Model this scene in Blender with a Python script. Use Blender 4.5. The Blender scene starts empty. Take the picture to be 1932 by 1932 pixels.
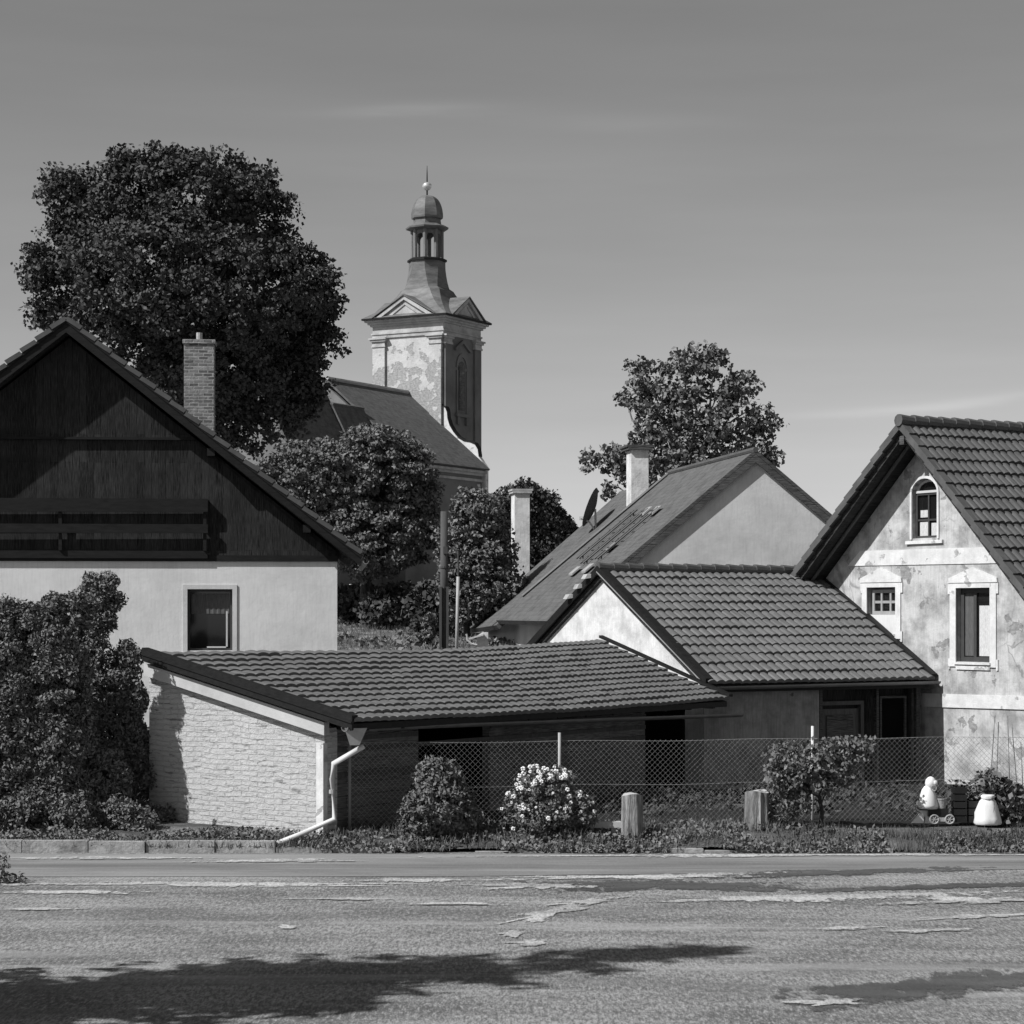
import bpy, bmesh, math, random
import numpy as np
from mathutils import Vector, noise
random.seed(7); rng = np.random.default_rng(7)
C = bpy.context.scene.collection
S = bpy.context.scene
R = math.radians

# ------------------------------------------------------------------ camera
F = 4100.0; U0 = 966.0; HZ = 1160.0; EYE = 3.6      # picture measured 1932 px wide
cam = bpy.data.cameras.new('camera'); co = bpy.data.objects.new('camera', cam); C.objects.link(co)
co.location = (0, 0, EYE); co.rotation_euler = (R(90), 0, 0)
cam.sensor_width = 36; cam.lens = 36 * F / 1932; cam.shift_y = (HZ - U0) / 1932
cam.clip_start = .1; cam.clip_end = 6000
S.camera = co
# ------------------------------------------------------------------ sky, sun, exposure
SUN_AZ, SUN_EL = R(62), R(45)
to_sun = Vector((-math.sin(SUN_AZ) * math.cos(SUN_EL), -math.cos(SUN_AZ) * math.cos(SUN_EL), math.sin(SUN_EL)))
W = bpy.data.worlds.new('World'); S.world = W; W.use_nodes = True
nt = W.node_tree; nt.nodes.clear()
def N(nt, t, **kw):
    n = nt.nodes.new(t)
    for k, v in kw.items(): setattr(n, k, v)
    return n
out = N(nt, 'ShaderNodeOutputWorld'); bg = N(nt, 'ShaderNodeBackground'); bg.inputs['Strength'].default_value = SKY_STRENGTH = .094
sky = N(nt, 'ShaderNodeTexSky'); sky.sky_type = 'NISHITA'; sky.sun_disc = False
sky.sun_elevation = SUN_EL; sky.sun_rotation = R(242); sky.air_density = 1.0; sky.dust_density = .6; sky.ozone_density = 1.5
# black and white picture taken through an orange filter: the sky is read through its red and green light only
sep = N(nt, 'ShaderNodeSeparateColor'); nt.links.new(sky.outputs[0], sep.inputs[0])
m1 = N(nt, 'ShaderNodeMath', operation='MULTIPLY'); m1.inputs[1].default_value = .85; nt.links.new(sep.outputs[0], m1.inputs[0])
m2 = N(nt, 'ShaderNodeMath', operation='MULTIPLY_ADD'); m2.inputs[1].default_value = .15
nt.links.new(sep.outputs[1], m2.inputs[0]); nt.links.new(m1.outputs[0], m2.inputs[2])
# thin cirrus streaks: bands that follow a direction in the sky, broken by noise
tc = N(nt, 'ShaderNodeTexCoord'); sx = N(nt, 'ShaderNodeSeparateXYZ'); nt.links.new(tc.outputs['Generated'], sx.inputs[0])
def mth(op, a, b=None, c=None):
    n = N(nt, 'ShaderNodeMath', operation=op)
    for i, v in enumerate((a, b, c)):
        if v is None: continue
        if isinstance(v, (int, float)): n.inputs[i].default_value = v
        else: nt.links.new(v, n.inputs[i])
    return n.outputs[0]
tx = mth('DIVIDE', sx.outputs[0], sx.outputs[1]); tz = mth('DIVIDE', sx.outputs[2], sx.outputs[1])
mp = N(nt, 'ShaderNodeMapping'); mp.inputs['Scale'].default_value = (3, 3, 26); nt.links.new(tc.outputs['Generated'], mp.inputs[0])
nz = N(nt, 'ShaderNodeTexNoise'); nz.inputs['Scale'].default_value = 2.2; nz.inputs['Detail'].default_value = 7; nt.links.new(mp.outputs[0], nz.inputs[0])
def streak(tx0, tz0, slope, width, xw, amp):
    d = mth('SUBTRACT', tz, mth('MULTIPLY_ADD', mth('SUBTRACT', tx, tx0), slope, tz0))
    d = mth('ADD', d, mth('MULTIPLY', mth('SUBTRACT', nz.outputs[0], .5), .012))
    e = mth('MULTIPLY', mth('POWER', mth('DIVIDE', d, width), 2), -1)
    x2 = mth('MULTIPLY', mth('POWER', mth('DIVIDE', mth('SUBTRACT', tx, tx0), xw), 2), -1)
    g = mth('EXPONENT', mth('ADD', e, x2))
    return mth('MULTIPLY', g, mth('MULTIPLY', nz.outputs[0], amp))
base = m2.outputs[0]
add = mth('ADD', streak(-.045, .2335, .01, .0022, .035, .32), streak(.05, .228, -.03, .004, .06, .12))
add = mth('ADD', add, streak(.20, .098, .085, .0022, .07, .22))
add = mth('ADD', add, streak(.0, .205, .02, .012, .12, .10))
gen = mth('MULTIPLY', mth('SUBTRACT', nz.outputs[0], .5), .16)
tot = mth('MULTIPLY', base, mth('ADD', mth('ADD', 1.0, add), gen))
cmb = N(nt, 'ShaderNodeCombineColor')
for i in range(3): nt.links.new(tot, cmb.inputs[i])
nt.links.new(cmb.outputs[0], bg.inputs[0]); nt.links.new(bg.outputs[0], out.inputs[0])
sl = bpy.data.lights.new('sun', 'SUN'); so = bpy.data.objects.new('sun', sl); C.objects.link(so)
sl.energy = 5.0; sl.angle = R(.5); sl.color = (1, 1, 1)
so.rotation_euler = to_sun.to_track_quat('Z', 'Y').to_euler(); so.location = to_sun * 60
S.view_settings.view_transform = 'Standard'; S.view_settings.look = 'None'
S.view_settings.exposure = 0.25; S.view_settings.gamma = 1
S.cycles.max_bounces = 5; S.cycles.diffuse_bounces = 2; S.cycles.glossy_bounces = 2; S.cycles.transparent_max_bounces = 6

# ------------------------------------------------------------------ helpers
def P(u, v, y): return Vector(((u - U0) / F * y, y, EYE + (HZ - v) / F * y))
def on_plane(u, v, p0, d):          # where the sight line of (u,v) meets the upright plane through p0 along d -> (distance along d, z)
    k = (u - U0) / F
    q = (k * p0[1] - p0[0]) / (d[0] - k * d[1])
    y = p0[1] + q * d[1]
    return q, EYE + (HZ - v) / F * y

class MB:
    def __init__(s): s.v = []; s.f = []
    def face(s, *p):
        i = len(s.v); s.v += [tuple(q) for q in p]; s.f.append(tuple(range(i, i + len(p))))
    def obox(s, o, a, b, c):         # corner + three edge vectors
        o, a, b, c = map(Vector, (o, a, b, c))
        if a.cross(b).dot(c) < 0: a, b = b, a
        i = len(s.v)
        s.v += [tuple(p) for p in (o, o+a, o+a+b, o+b, o+c, o+a+c, o+a+b+c, o+b+c)]
        s.f += [tuple(i+k for k in q) for q in ((0,3,2,1),(4,5,6,7),(0,1,5,4),(1,2,6,5),(2,3,7,6),(3,0,4,7))]
    def box(s, x0, x1, y0, y1, z0, z1): s.obox((x0,y0,z0), (x1-x0,0,0), (0,y1-y0,0), (0,0,z1-z0))
    def prism(s, pts, ext):          # closed outline swept along ext
        pts = [Vector(p) for p in pts]; ext = Vector(ext); n = len(pts)
        nn = Vector((0,0,0))
        for k in range(1, n-1): nn += (pts[k]-pts[0]).cross(pts[k+1]-pts[0])
        if nn.dot(ext) > 0: pts = pts[::-1]
        i = len(s.v); s.v += [tuple(p) for p in pts] + [tuple(p+ext) for p in pts]
        s.f.append(tuple(range(i, i+n))); s.f.append(tuple(range(i+2*n-1, i+n-1, -1)))
        for k in range(n):
            j = (k+1) % n; s.f.append((i+k, i+n+k, i+n+j, i+j))
    def tube(s, pts, r, n=8, cap=True):
        pts = [Vector(p) for p in pts]; rs = r if isinstance(r, (list, tuple)) else [r]*len(pts)
        i0 = len(s.v)
        for k, p in enumerate(pts):
            d = (pts[min(k+1, len(pts)-1)] - pts[max(k-1, 0)]).normalized()
            a = d.cross(Vector((0,0,1)) if abs(d.z) < .9 else Vector((0,1,0))).normalized(); b = d.cross(a)
            for j in range(n):
                t = 2*math.pi*j/n; s.v.append(tuple(p + (a*math.cos(t) + b*math.sin(t))*rs[k]))
        for k in range(len(pts)-1):
            for j in range(n):
                a0 = i0+k*n+j; a1 = i0+k*n+(j+1) % n
                s.f.append((a0, a0+n, a1+n, a1))
        if cap:
            s.f.append(tuple(i0+j for j in range(n))); s.f.append(tuple(i0+(len(pts)-1)*n+j for j in range(n-1, -1, -1)))
    def lathe(s, c, prof, n=16, cap=True):   # prof: (radius, z)
        i0 = len(s.v); c = Vector(c)
        for r_, z in prof:
            for j in range(n):
                t = 2*math.pi*j/n; s.v.append((c.x+r_*math.cos(t), c.y+r_*math.sin(t), c.z+z))
        for k in range(len(prof)-1):
            for j in range(n):
                a = i0+k*n+j; b = i0+k*n+(j+1) % n; s.f.append((a, b, b+n, a+n))
        if cap:
            s.f.append(tuple(i0+j for j in range(n-1, -1, -1))); s.f.append(tuple(i0+(len(prof)-1)*n+j for j in range(n)))
    def build(s, name, mat, parent=None, smooth=False, cutters=None):
        off = Vector(parent.matrix_offset) if False else (Vector(ORIG[parent.name]) if parent else Vector((0,0,0)))
        if cutters:
            off0 = off
            me = bpy.data.meshes.new(name); me.from_pydata(s.v, [], s.f)
            tmp = bpy.data.objects.new('tmp', me); C.objects.link(tmp)
            cm = bpy.data.meshes.new('cut'); cm.from_pydata(cutters.v, [], cutters.f)
            cu = bpy.data.objects.new('cut', cm); C.objects.link(cu)
            md = tmp.modifiers.new('b', 'BOOLEAN'); md.operation = 'DIFFERENCE'; md.solver = 'EXACT'; md.object = cu
            dg = bpy.context.evaluated_depsgraph_get(); dg.update()
            m2_ = bpy.data.meshes.new_from_object(tmp.evaluated_get(dg))
            s.v = [tuple(v.co) for v in m2_.vertices]; s.f = [tuple(p.vertices) for p in m2_.polygons]
            bpy.data.objects.remove(tmp); bpy.data.objects.remove(cu)
        me = bpy.data.meshes.new(name)
        V = np.array(s.v, dtype=float); 
        me.from_pydata([tuple(p) for p in (V - np.array(off))], [], s.f)
        uvl = me.uv_layers.new(name='UVMap')
        for p in me.polygons:
            n = p.normal
            if abs(n.z) > .999: t = Vector((1,0,0)); w = Vector((0,1,0))
            else:
                t = Vector((-n.y, n.x, 0)).normalized(); w = n.cross(t)
                if w.z < 0: w = -w
            for li in p.loop_indices:
                q = s.v[me.loops[li].vertex_index]; q = Vector(q)
                uvl.data[li].uv = (q.dot(t), q.dot(w))
        if smooth: me.polygons.foreach_set('use_smooth', [True]*len(me.polygons))
        me.materials.append(mat)
        o = bpy.data.objects.new(name, me); C.objects.link(o)
        if parent: o.parent = parent; ORIG[o.name] = ORIG[parent.name]
        else: ORIG[o.name] = (0,0,0)
        return o
ORIG = {}
def thing(name, label, cat, loc, group=None):
    o = bpy.data.objects.new(name, None); C.objects.link(o); o.location = loc; o.empty_display_size = .2
    ORIG[o.name] = tuple(loc); o['label'] = label; o['category'] = cat
    if group: o['group'] = group
    return o
def single(mb, name, mat, label, cat, loc, group=None, smooth=False):
    """a thing that is one mesh, its origin at loc"""
    e = type('E', (), {})(); 
    mb.v = [tuple(Vector(p)-Vector(loc)) for p in mb.v]
    o = mb.build(name, mat, None, smooth); o.location = loc; ORIG[o.name] = tuple(loc)
    o['label'] = label; o['category'] = cat
    if group: o['group'] = group
    return o
def structure(o): o['kind'] = 'structure'; return o
def stuff(o, label=None, cat=None):
    o['kind'] = 'stuff'
    if label: o['label'] = label
    if cat: o['category'] = cat
    return o
def copy_tree(o, loc, label):
    c = o.copy(); C.objects.link(c); c.location = loc; c['label'] = label
    for ch in o.children:
        d = ch.copy(); C.objects.link(d); d.parent = c
        for g in ch.children:
            e = g.copy(); C.objects.link(e); e.parent = d
    return c

# ------------------------------------------------------------------ materials (a black and white photograph: every surface is a grey)
def g(c): return (c*.78, c*.78, c*.78, 1)
def new_mat(name, rough=.8, spec=.3):
    m = bpy.data.materials.new(name); m.use_nodes = True; n = m.node_tree
    b = n.nodes['Principled BSDF']; b.inputs['Roughness'].default_value = rough; b.inputs['Specular IOR Level'].default_value = spec
    return m, n, b
def L(n, a, b): n.links.new(a, b)
def tex(n, coord, scale=(1,1,1)):
    t = N(n, 'ShaderNodeTexCoord'); mp = N(n, 'ShaderNodeMapping'); mp.inputs['Scale'].default_value = scale
    L(n, t.outputs[coord], mp.inputs[0]); return mp.outputs[0]
def nse(n, vec, scale, detail=5, rough=.6):
    t = N(n, 'ShaderNodeTexNoise'); t.inputs['Scale'].default_value = scale; t.inputs['Detail'].default_value = detail
    t.inputs['Roughness'].default_value = rough; L(n, vec, t.inputs[0]); return t.outputs[0]
def ramp(n, fac, stops):
    r = N(n, 'ShaderNodeValToRGB'); e = r.color_ramp.elements
    while len(e) < len(stops): e.new(.5)
    for k, (p, c) in enumerate(stops): e[k].position = p; e[k].color = g(c)
    L(n, fac, r.inputs[0]); return r.outputs[0]
def mix(n, fac, a, b, mode='MIX'):
    m = N(n, 'ShaderNodeMix', data_type='RGBA', blend_type=mode)
    for i, v in ((0, fac), (6, a), (7, b)):
        if isinstance(v, (int, float)): m.inputs[i].default_value = v if i == 0 else g(v)
        else: L(n, v, m.inputs[i])
    return m.outputs[2]
def bump(n, b, h, strength, dist):
    bp = N(n, 'ShaderNodeBump'); bp.inputs['Strength'].default_value = strength; bp.inputs['Distance'].default_value = dist
    L(n, h, bp.inputs['Height']); L(n, bp.outputs[0], b.inputs['Normal'])
def plain(name, c, var=.2, scale=4, rough=.8, bmp=0, bscale=30, bdist=.01, spec=.3, coord='Object', stretch=(1,1,1), metal=0):
    m, n, b = new_mat(name, rough, spec); v = tex(n, coord, stretch)
    L(n, ramp(n, nse(n, v, scale, 7, .7), [(.32, c*(1-var)), (.68, c*(1+var))]), b.inputs['Base Color'])
    if bmp: bump(n, b, nse(n, v, bscale), bmp, bdist)
    b.inputs['Metallic'].default_value = metal
    return m
def plaster(name, c, dark, peel=.62, peel_c=.3, scale=1.3, fine=.06, streaks=.0, bs=.5, cracks=0, low=None, lo=-.12):
    """old lime plaster: clouding, small pits, run-off streaks and patches where the coat has fallen"""
    m, n, b = new_mat(name, .9, .15); v = tex(n, 'UV')
    col = ramp(n, nse(n, v, scale, 8, .65), [(.36, dark), (.58, c)])
    if streaks:
        vs = tex(n, 'UV', (9, .8, 1)); st = ramp(n, nse(n, vs, 2.5, 6, .6), [(.45, 0), (.7, streaks)])
        col = mix(n, st, col, dark*.6)
    pits = ramp(n, nse(n, v, 14, 6, .8), [(.60, 0), (.70, 1)])
    col = mix(n, mix(n, fine*5, 0, pits, 'MIX'), col, dark*.55)
    fn = nse(n, v, scale*1.1, 9, .55)
    if low is not None:      # the coat is mostly gone below this height
        sxy = N(n, 'ShaderNodeSeparateXYZ'); L(n, v, sxy.inputs[0])
        mr = N(n, 'ShaderNodeMapRange'); mr.inputs['From Min'].default_value = low+1.2; mr.inputs['From Max'].default_value = low-1.2; mr.inputs['To Min'].default_value = lo; mr.inputs['To Max'].default_value = .13
        L(n, sxy.outputs[1], mr.inputs['Value']); ad = N(n, 'ShaderNodeMath', operation='ADD'); L(n, fn, ad.inputs[0]); L(n, mr.outputs[0], ad.inputs[1]); fn = ad.outputs[0]
    fall = ramp(n, fn, [(peel, 0), (peel+.015, 1)])
    if cracks:
        vo = N(n, 'ShaderNodeTexVoronoi', feature='DISTANCE_TO_EDGE'); vo.inputs['Scale'].default_value = .9
        wv = N(n, 'ShaderNodeTexNoise'); wv.inputs['Scale'].default_value = 3; L(n, v, wv.inputs[0])
        va = N(n, 'ShaderNodeVectorMath', operation='MULTIPLY_ADD'); L(n, wv.outputs['Color'], va.inputs[0]); va.inputs[1].default_value = (.5, .5, 0); L(n, v, va.inputs[2]); L(n, va.outputs[0], vo.inputs[0])
        cr = ramp(n, vo.outputs['Distance'], [(.004, cracks), (.014, 0)]); col = mix(n, mix(n, ramp(n, nse(n, v, .8, 3), [(.45, 0), (.6, 1)]), 0, cr, 'MIX'), col, dark*.35)
    col = mix(n, fall, col, ramp(n, nse(n, tex(n, 'UV', (1, 1.8, 1)), 6, 8, .75), [(.35, peel_c*.45), (.52, peel_c), (.66, peel_c*1.6)]))
    L(n, col, b.inputs['Base Color'])
    h = mix(n, fall, nse(n, v, 5, 9, .7), 0.0)
    bump(n, b, h, bs, .035)
    return m
def bricks(name, c1, c2, mortar, w=.25, h=.075, size=.010, bstr=.8, bdist=.012, paint=None, distort=.0):
    m, n, b = new_mat(name, .9, .15); v = tex(n, 'UV')
    if distort:
        nn_ = N(n, 'ShaderNodeTexNoise'); nn_.inputs['Scale'].default_value = 2.6; nn_.inputs['Detail'].default_value = 4; L(n, v, nn_.inputs[0])
        ad = N(n, 'ShaderNodeVectorMath', operation='MULTIPLY_ADD'); L(n, nn_.outputs['Color'], ad.inputs[0]); ad.inputs[1].default_value = (distort, distort, 0); L(n, v, ad.inputs[2]); v2 = ad.outputs[0]
    else: v2 = v
    t = N(n, 'ShaderNodeTexBrick'); t.inputs['Scale'].default_value = 1; t.inputs['Brick Width'].default_value = w; t.inputs['Row Height'].default_value = h
    t.inputs['Mortar Size'].default_value = size; t.inputs['Mortar Smooth'].default_value = .35
    t.inputs['Color1'].default_value = g(c1); t.inputs['Color2'].default_value = g(c2); t.inputs['Mortar'].default_value = g(mortar); L(n, v2, t.inputs[0])
    inv = N(n, 'ShaderNodeMath', operation='SUBTRACT'); inv.inputs[0].default_value = 1; L(n, t.outputs['Fac'], inv.inputs[1])
    if paint:       # whitewash that fills most joints, with holes where it has crumbled
        keep = ramp(n, nse(n, v, 3.2, 8, .72), [(.48, 0), (.72, 1)])
        col = mix(n, keep, paint, t.outputs['Color'])
        col = mix(n, ramp(n, nse(n, v, 1.1, 6), [(.35, .45), (.65, 0)]), col, paint*.72)
        dash = ramp(n, nse(n, tex(n, 'UV', (.45, 3.2, 1)), 6, 5, .7), [(.565, 0), (.62, .85)]); col = mix(n, dash, col, .13)
        holes = ramp(n, nse(n, tex(n, 'UV', (1, 2.0, 1)), 10, 5, .75), [(.64, 0), (.68, 1)])
        col = mix(n, holes, col, .12)
    else:
        col = mix(n, ramp(n, nse(n, v, 7, 6), [(.35, .0), (.75, .5)]), t.outputs['Color'], c1*1.35)
        col = mix(n, ramp(n, nse(n, v, 2.3, 6, .7), [(.48, 0), (.62, .6)]), col, c1*.4)
    L(n, col, b.inputs['Base Color'])
    hh = N(n, 'ShaderNodeMath', operation='MULTIPLY_ADD'); L(n, nse(n, v, 11, 8, .7), hh.inputs[0]); hh.inputs[1].default_value = .9; L(n, inv.outputs[0], hh.inputs[2])
    bump(n, b, hh.outputs[0], bstr, bdist)
    return m
def planks(name, c, w=.14, vertical=True, var=.35, gap=.012, spec=.3, rough=.7):
    m, n, b = new_mat(name, rough, spec); v = tex(n, 'UV')
    if vertical:
        mp = N(n, 'ShaderNodeMapping'); mp.inputs['Rotation'].default_value = (0, 0, R(90)); L(n, v, mp.inputs[0]); v = mp.outputs[0]
    t = N(n, 'ShaderNodeTexBrick'); t.inputs['Scale'].default_value = 1; t.inputs['Brick Width'].default_value = 3.7; t.inputs['Row Height'].default_value = w
    t.inputs['Mortar Size'].default_value = gap/2; t.inputs['Mortar Smooth'].default_value = .1
    t.inputs['Color1'].default_value = g(c*(1-var)); t.inputs['Color2'].default_value = g(c*(1+var)); t.inputs['Mortar'].default_value = g(c*.15); L(n, v, t.inputs[0])
    mp2 = N(n, 'ShaderNodeMapping'); mp2.inputs['Scale'].default_value = (1.2, 22, 1); L(n, v, mp2.inputs[0])
    gr = nse(n, mp2.outputs[0], 3, 7, .7)
    col = mix(n, ramp(n, gr, [(.42, 0), (.66, 1)]), t.outputs['Color'], c*5)
    sc_ = ramp(n, nse(n, mp2.outputs[0], 9, 5, .8), [(.66, 0), (.74, .8)]); col = mix(n, sc_, col, c*14)
    col = mix(n, ramp(n, nse(n, v, .9, 4), [(.35, .55), (.6, 0)]), col, c*.5)
    L(n, col, b.inputs['Base Color'])
    inv = N(n, 'ShaderNodeMath', operation='MULTIPLY_ADD'); L(n, t.outputs['Fac'], inv.inputs[0]); inv.inputs[1].default_value = -1.5; L(n, gr, inv.inputs[2])
    bump(n, b, inv.outputs[0], .5, .008)
    return m
def leafmat(name, c, var=.32, rough=.65, spec=.18, trans=.0):
    m, n, b = new_mat(name, rough, spec); v = tex(n, 'Object')
    gi = N(n, 'ShaderNodeNewGeometry')
    col = ramp(n, gi.outputs['Random Per Island'], [(0, c*(1-var)), (1, c*(1+var))])
    col = mix(n, ramp(n, nse(n, v, .8, 3), [(.35, .6), (.65, 0)]), col, c*.6)
    L(n, col, b.inputs['Base Color'])
    return m
M = {}
M['white_plaster'] = plaster('smooth white plaster', .82, .68, .95, .3, .7, .03, .25, bs=.2)
M['old_plaster'] = plaster('peeling old plaster', .60, .30, .605, .24, 1.7, .2, .35, cracks=.8, low=.15, lo=-.005)
M['trim_plaster'] = plaster('white trim plaster', .78, .62, .61, .38, 2.4, .08, .2)
M['barn_plaster'] = plaster('bright streaky lime plaster', .80, .55, .80, .4, 2.0, .03, .35)
M['grey_plaster'] = plaster('mid grey plaster', .74, .58, .95, .3, .7, .03, .25, bs=.2)
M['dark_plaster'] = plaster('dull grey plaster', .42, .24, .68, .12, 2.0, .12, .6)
M['church_plaster'] = plaster('cream church plaster', .56, .36, .66, .3, 1.2, .03, .2)
M['church_tower'] = plaster('church tower plaster with fallen coat', .64, .52, .56, .34, 1.1, .2, .25, 1.0, low=19.9)
M['church_bare'] = bricks('crumbling stone and plaster', .36, .48, .60, .35, .16, .03, .8, .03, paint=.58, distort=.12)
M['church_grey'] = plaster('church plaster with painted shade', .24, .17, .8, .2, .5, .03, .1)  # darker copy of the church plaster, shade put into the colour
M['shed_brick'] = bricks('whitewashed brickwork', .52, .62, .38, .34, .085, .010, 1.0, .040, paint=.60, distort=.13)
M['chimney_brick'] = bricks('weathered chimney brick', .12, .40, .46, .21, .075, .014, 1.0, .02, distort=.035)
def tilemat(name, c, rough):
    m, n, b = new_mat(name, rough, .35); v = tex(n, 'UV')
    col = ramp(n, nse(n, v, 1.3, 8, .65), [(.33, c*.70), (.66, c*1.25)])
    t = N(n, 'ShaderNodeTexVoronoi'); t.inputs['Scale'].default_value = 4.2; L(n, v, t.inputs[0])
    sp_ = N(n, 'ShaderNodeSeparateColor'); L(n, t.outputs['Color'], sp_.inputs[0])
    col = mix(n, ramp(n, sp_.outputs[0], [(.0, .55), (.35, 0)]), col, c*.62)
    col = mix(n, ramp(n, nse(n, tex(n, 'UV', (3.5, .5, 1)), 2.2, 6, .7), [(.52, 0), (.72, .6)]), col, c*.5)
    col = mix(n, ramp(n, nse(n, v, 16, 4, .8), [(.64, 0), (.69, .6)]), col, c*2.2)
    L(n, col, b.inputs['Base Color']); bump(n, b, nse(n, v, 45, 4), .3, .004); return m
M['tile'] = tilemat('concrete roof tile', .150, .55)
M['tile_dark'] = tilemat('dark glazed roof tile', .105, .5)
M['tile_edge'] = plain('verge tile', .09, .25, 3, .6, .2, 40, .004)
M['slate'] = bricks('fibre slate', .115, .14, .07, .30, .16, .006, .4, .004)
M['church_slate'] = bricks('church slate', .12, .15, .07, .4, .25, .008, .4, .006)
M['copper'] = plain('seamed sheet metal', .15, .4, 1.2, .6, .3, 5, .02, .3, stretch=(1, 1, 3))
M['tower_window'] = plain('louvre boards', .03, .3, 4)
M['gold'] = plain('gilded ball', .85, .05, 3, .25, metal=.6)
M['wood_black'] = planks('tarred vertical boards', .018, .15, True, .7, spec=.08)
M['shed_boards'] = planks('grey shed boards', .085, .19, False, .45, .02)
M['wood_rail'] = plain('dark stained beam', .016, .4, 3, .6, .3, 25, .004, .15, stretch=(1, 6, 6))
M['wood_brown'] = planks('dark weathered boards', .05, .16, False, spec=.15)
M['wood_soffit'] = planks('dark soffit boards', .025, .12, False, spec=.1)
M['wood_door'] = plain('weathered door wood', .10, .35, 3, .7, .3, 30, .004, stretch=(6, 6, 1))
M['wood_light'] = plain('pale barge board', .52, .15, 2, .7, .2, 30, .004)
M['wood_frame'] = plain('painted window frame', .60, .08, 3, .5)
M['frame_dark'] = plain('dark window frame', .06, .2, 4, .5)
M['frame_grey'] = plain('grey window frame', .35, .15, 4, .6)
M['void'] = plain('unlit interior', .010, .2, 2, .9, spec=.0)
M['curtain'] = plain('net curtain', .65, .4, 14, .9, stretch=(12, 12, 1))
M['curtain_dim'] = plain('dim curtain', .12, .35, 8, .9, stretch=(12, 12, 1))
M['zinc'] = plain('zinc gutter', .42, .15, 3, .45, metal=.3)
M['zinc_dark'] = plain('tarnished gutter', .22, .2, 3, .5, metal=.3)
M['pipe'] = plain('painted downpipe', .66, .06, 3, .45)
M['wire'] = plain('galvanised wire', .46, .1, 3, .5, metal=.2)
M['post'] = plain('grey steel post', .40, .15, 4, .6)
M['concrete'] = plain('weathered concrete', .40, .3, 3.5, .9, .6, 25, .012)
M['stone'] = plain('pale kerb stone', .34, .45, 4, .9, .8, 16, .02)
M['dish'] = plain('dark dish', .10, .1, 3)
M['yard'] = plain('dark yard soil', .014, .5, 3, 1, .8, 14, .04)  # near-black tone over the whole yard sheet
M['bark'] = plain('bark', .06, .4, 5, .9, .8, 14, .03, stretch=(3, 3, .7))
M['bark_pale'] = plain('pale bark', .20, .4, 6, .9, .8, 14, .02, stretch=(3, 3, .7))
M['log'] = plain('split weathered log', .26, .85, 4, .9, 1.0, 7, .06, stretch=(4, 4, .45))
M['pole'] = plain('creosoted pole', .075, .3, 3, .8, .4, 12, .01, stretch=(4, 4, .4))
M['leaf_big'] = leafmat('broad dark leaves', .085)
M['leaf_mid'] = leafmat('round crown leaves', .19)
M['leaf_hedge'] = leafmat('evergreen sprays', .18)
M['leaf_bush'] = leafmat('shrub leaves', .18)
M['leaf_pale'] = leafmat('paler leaves', .19)
M['grass'] = leafmat('grass blades', .14)
M['flower'] = plain('white petals', .85, .05, 3, .6)
M['white_stone'] = plain('white painted stone', .85, .05, 3, .5)
M['black_plastic'] = plain('black painted wood', .02, .3, 3, .4)
M['terracotta'] = plain('plant pot clay', .18, .2, 3, .8)
# glass
m, n, b = new_mat('window glass', .06, .6); b.inputs['Base Color'].default_value = g(.012); M['glass'] = m
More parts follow.
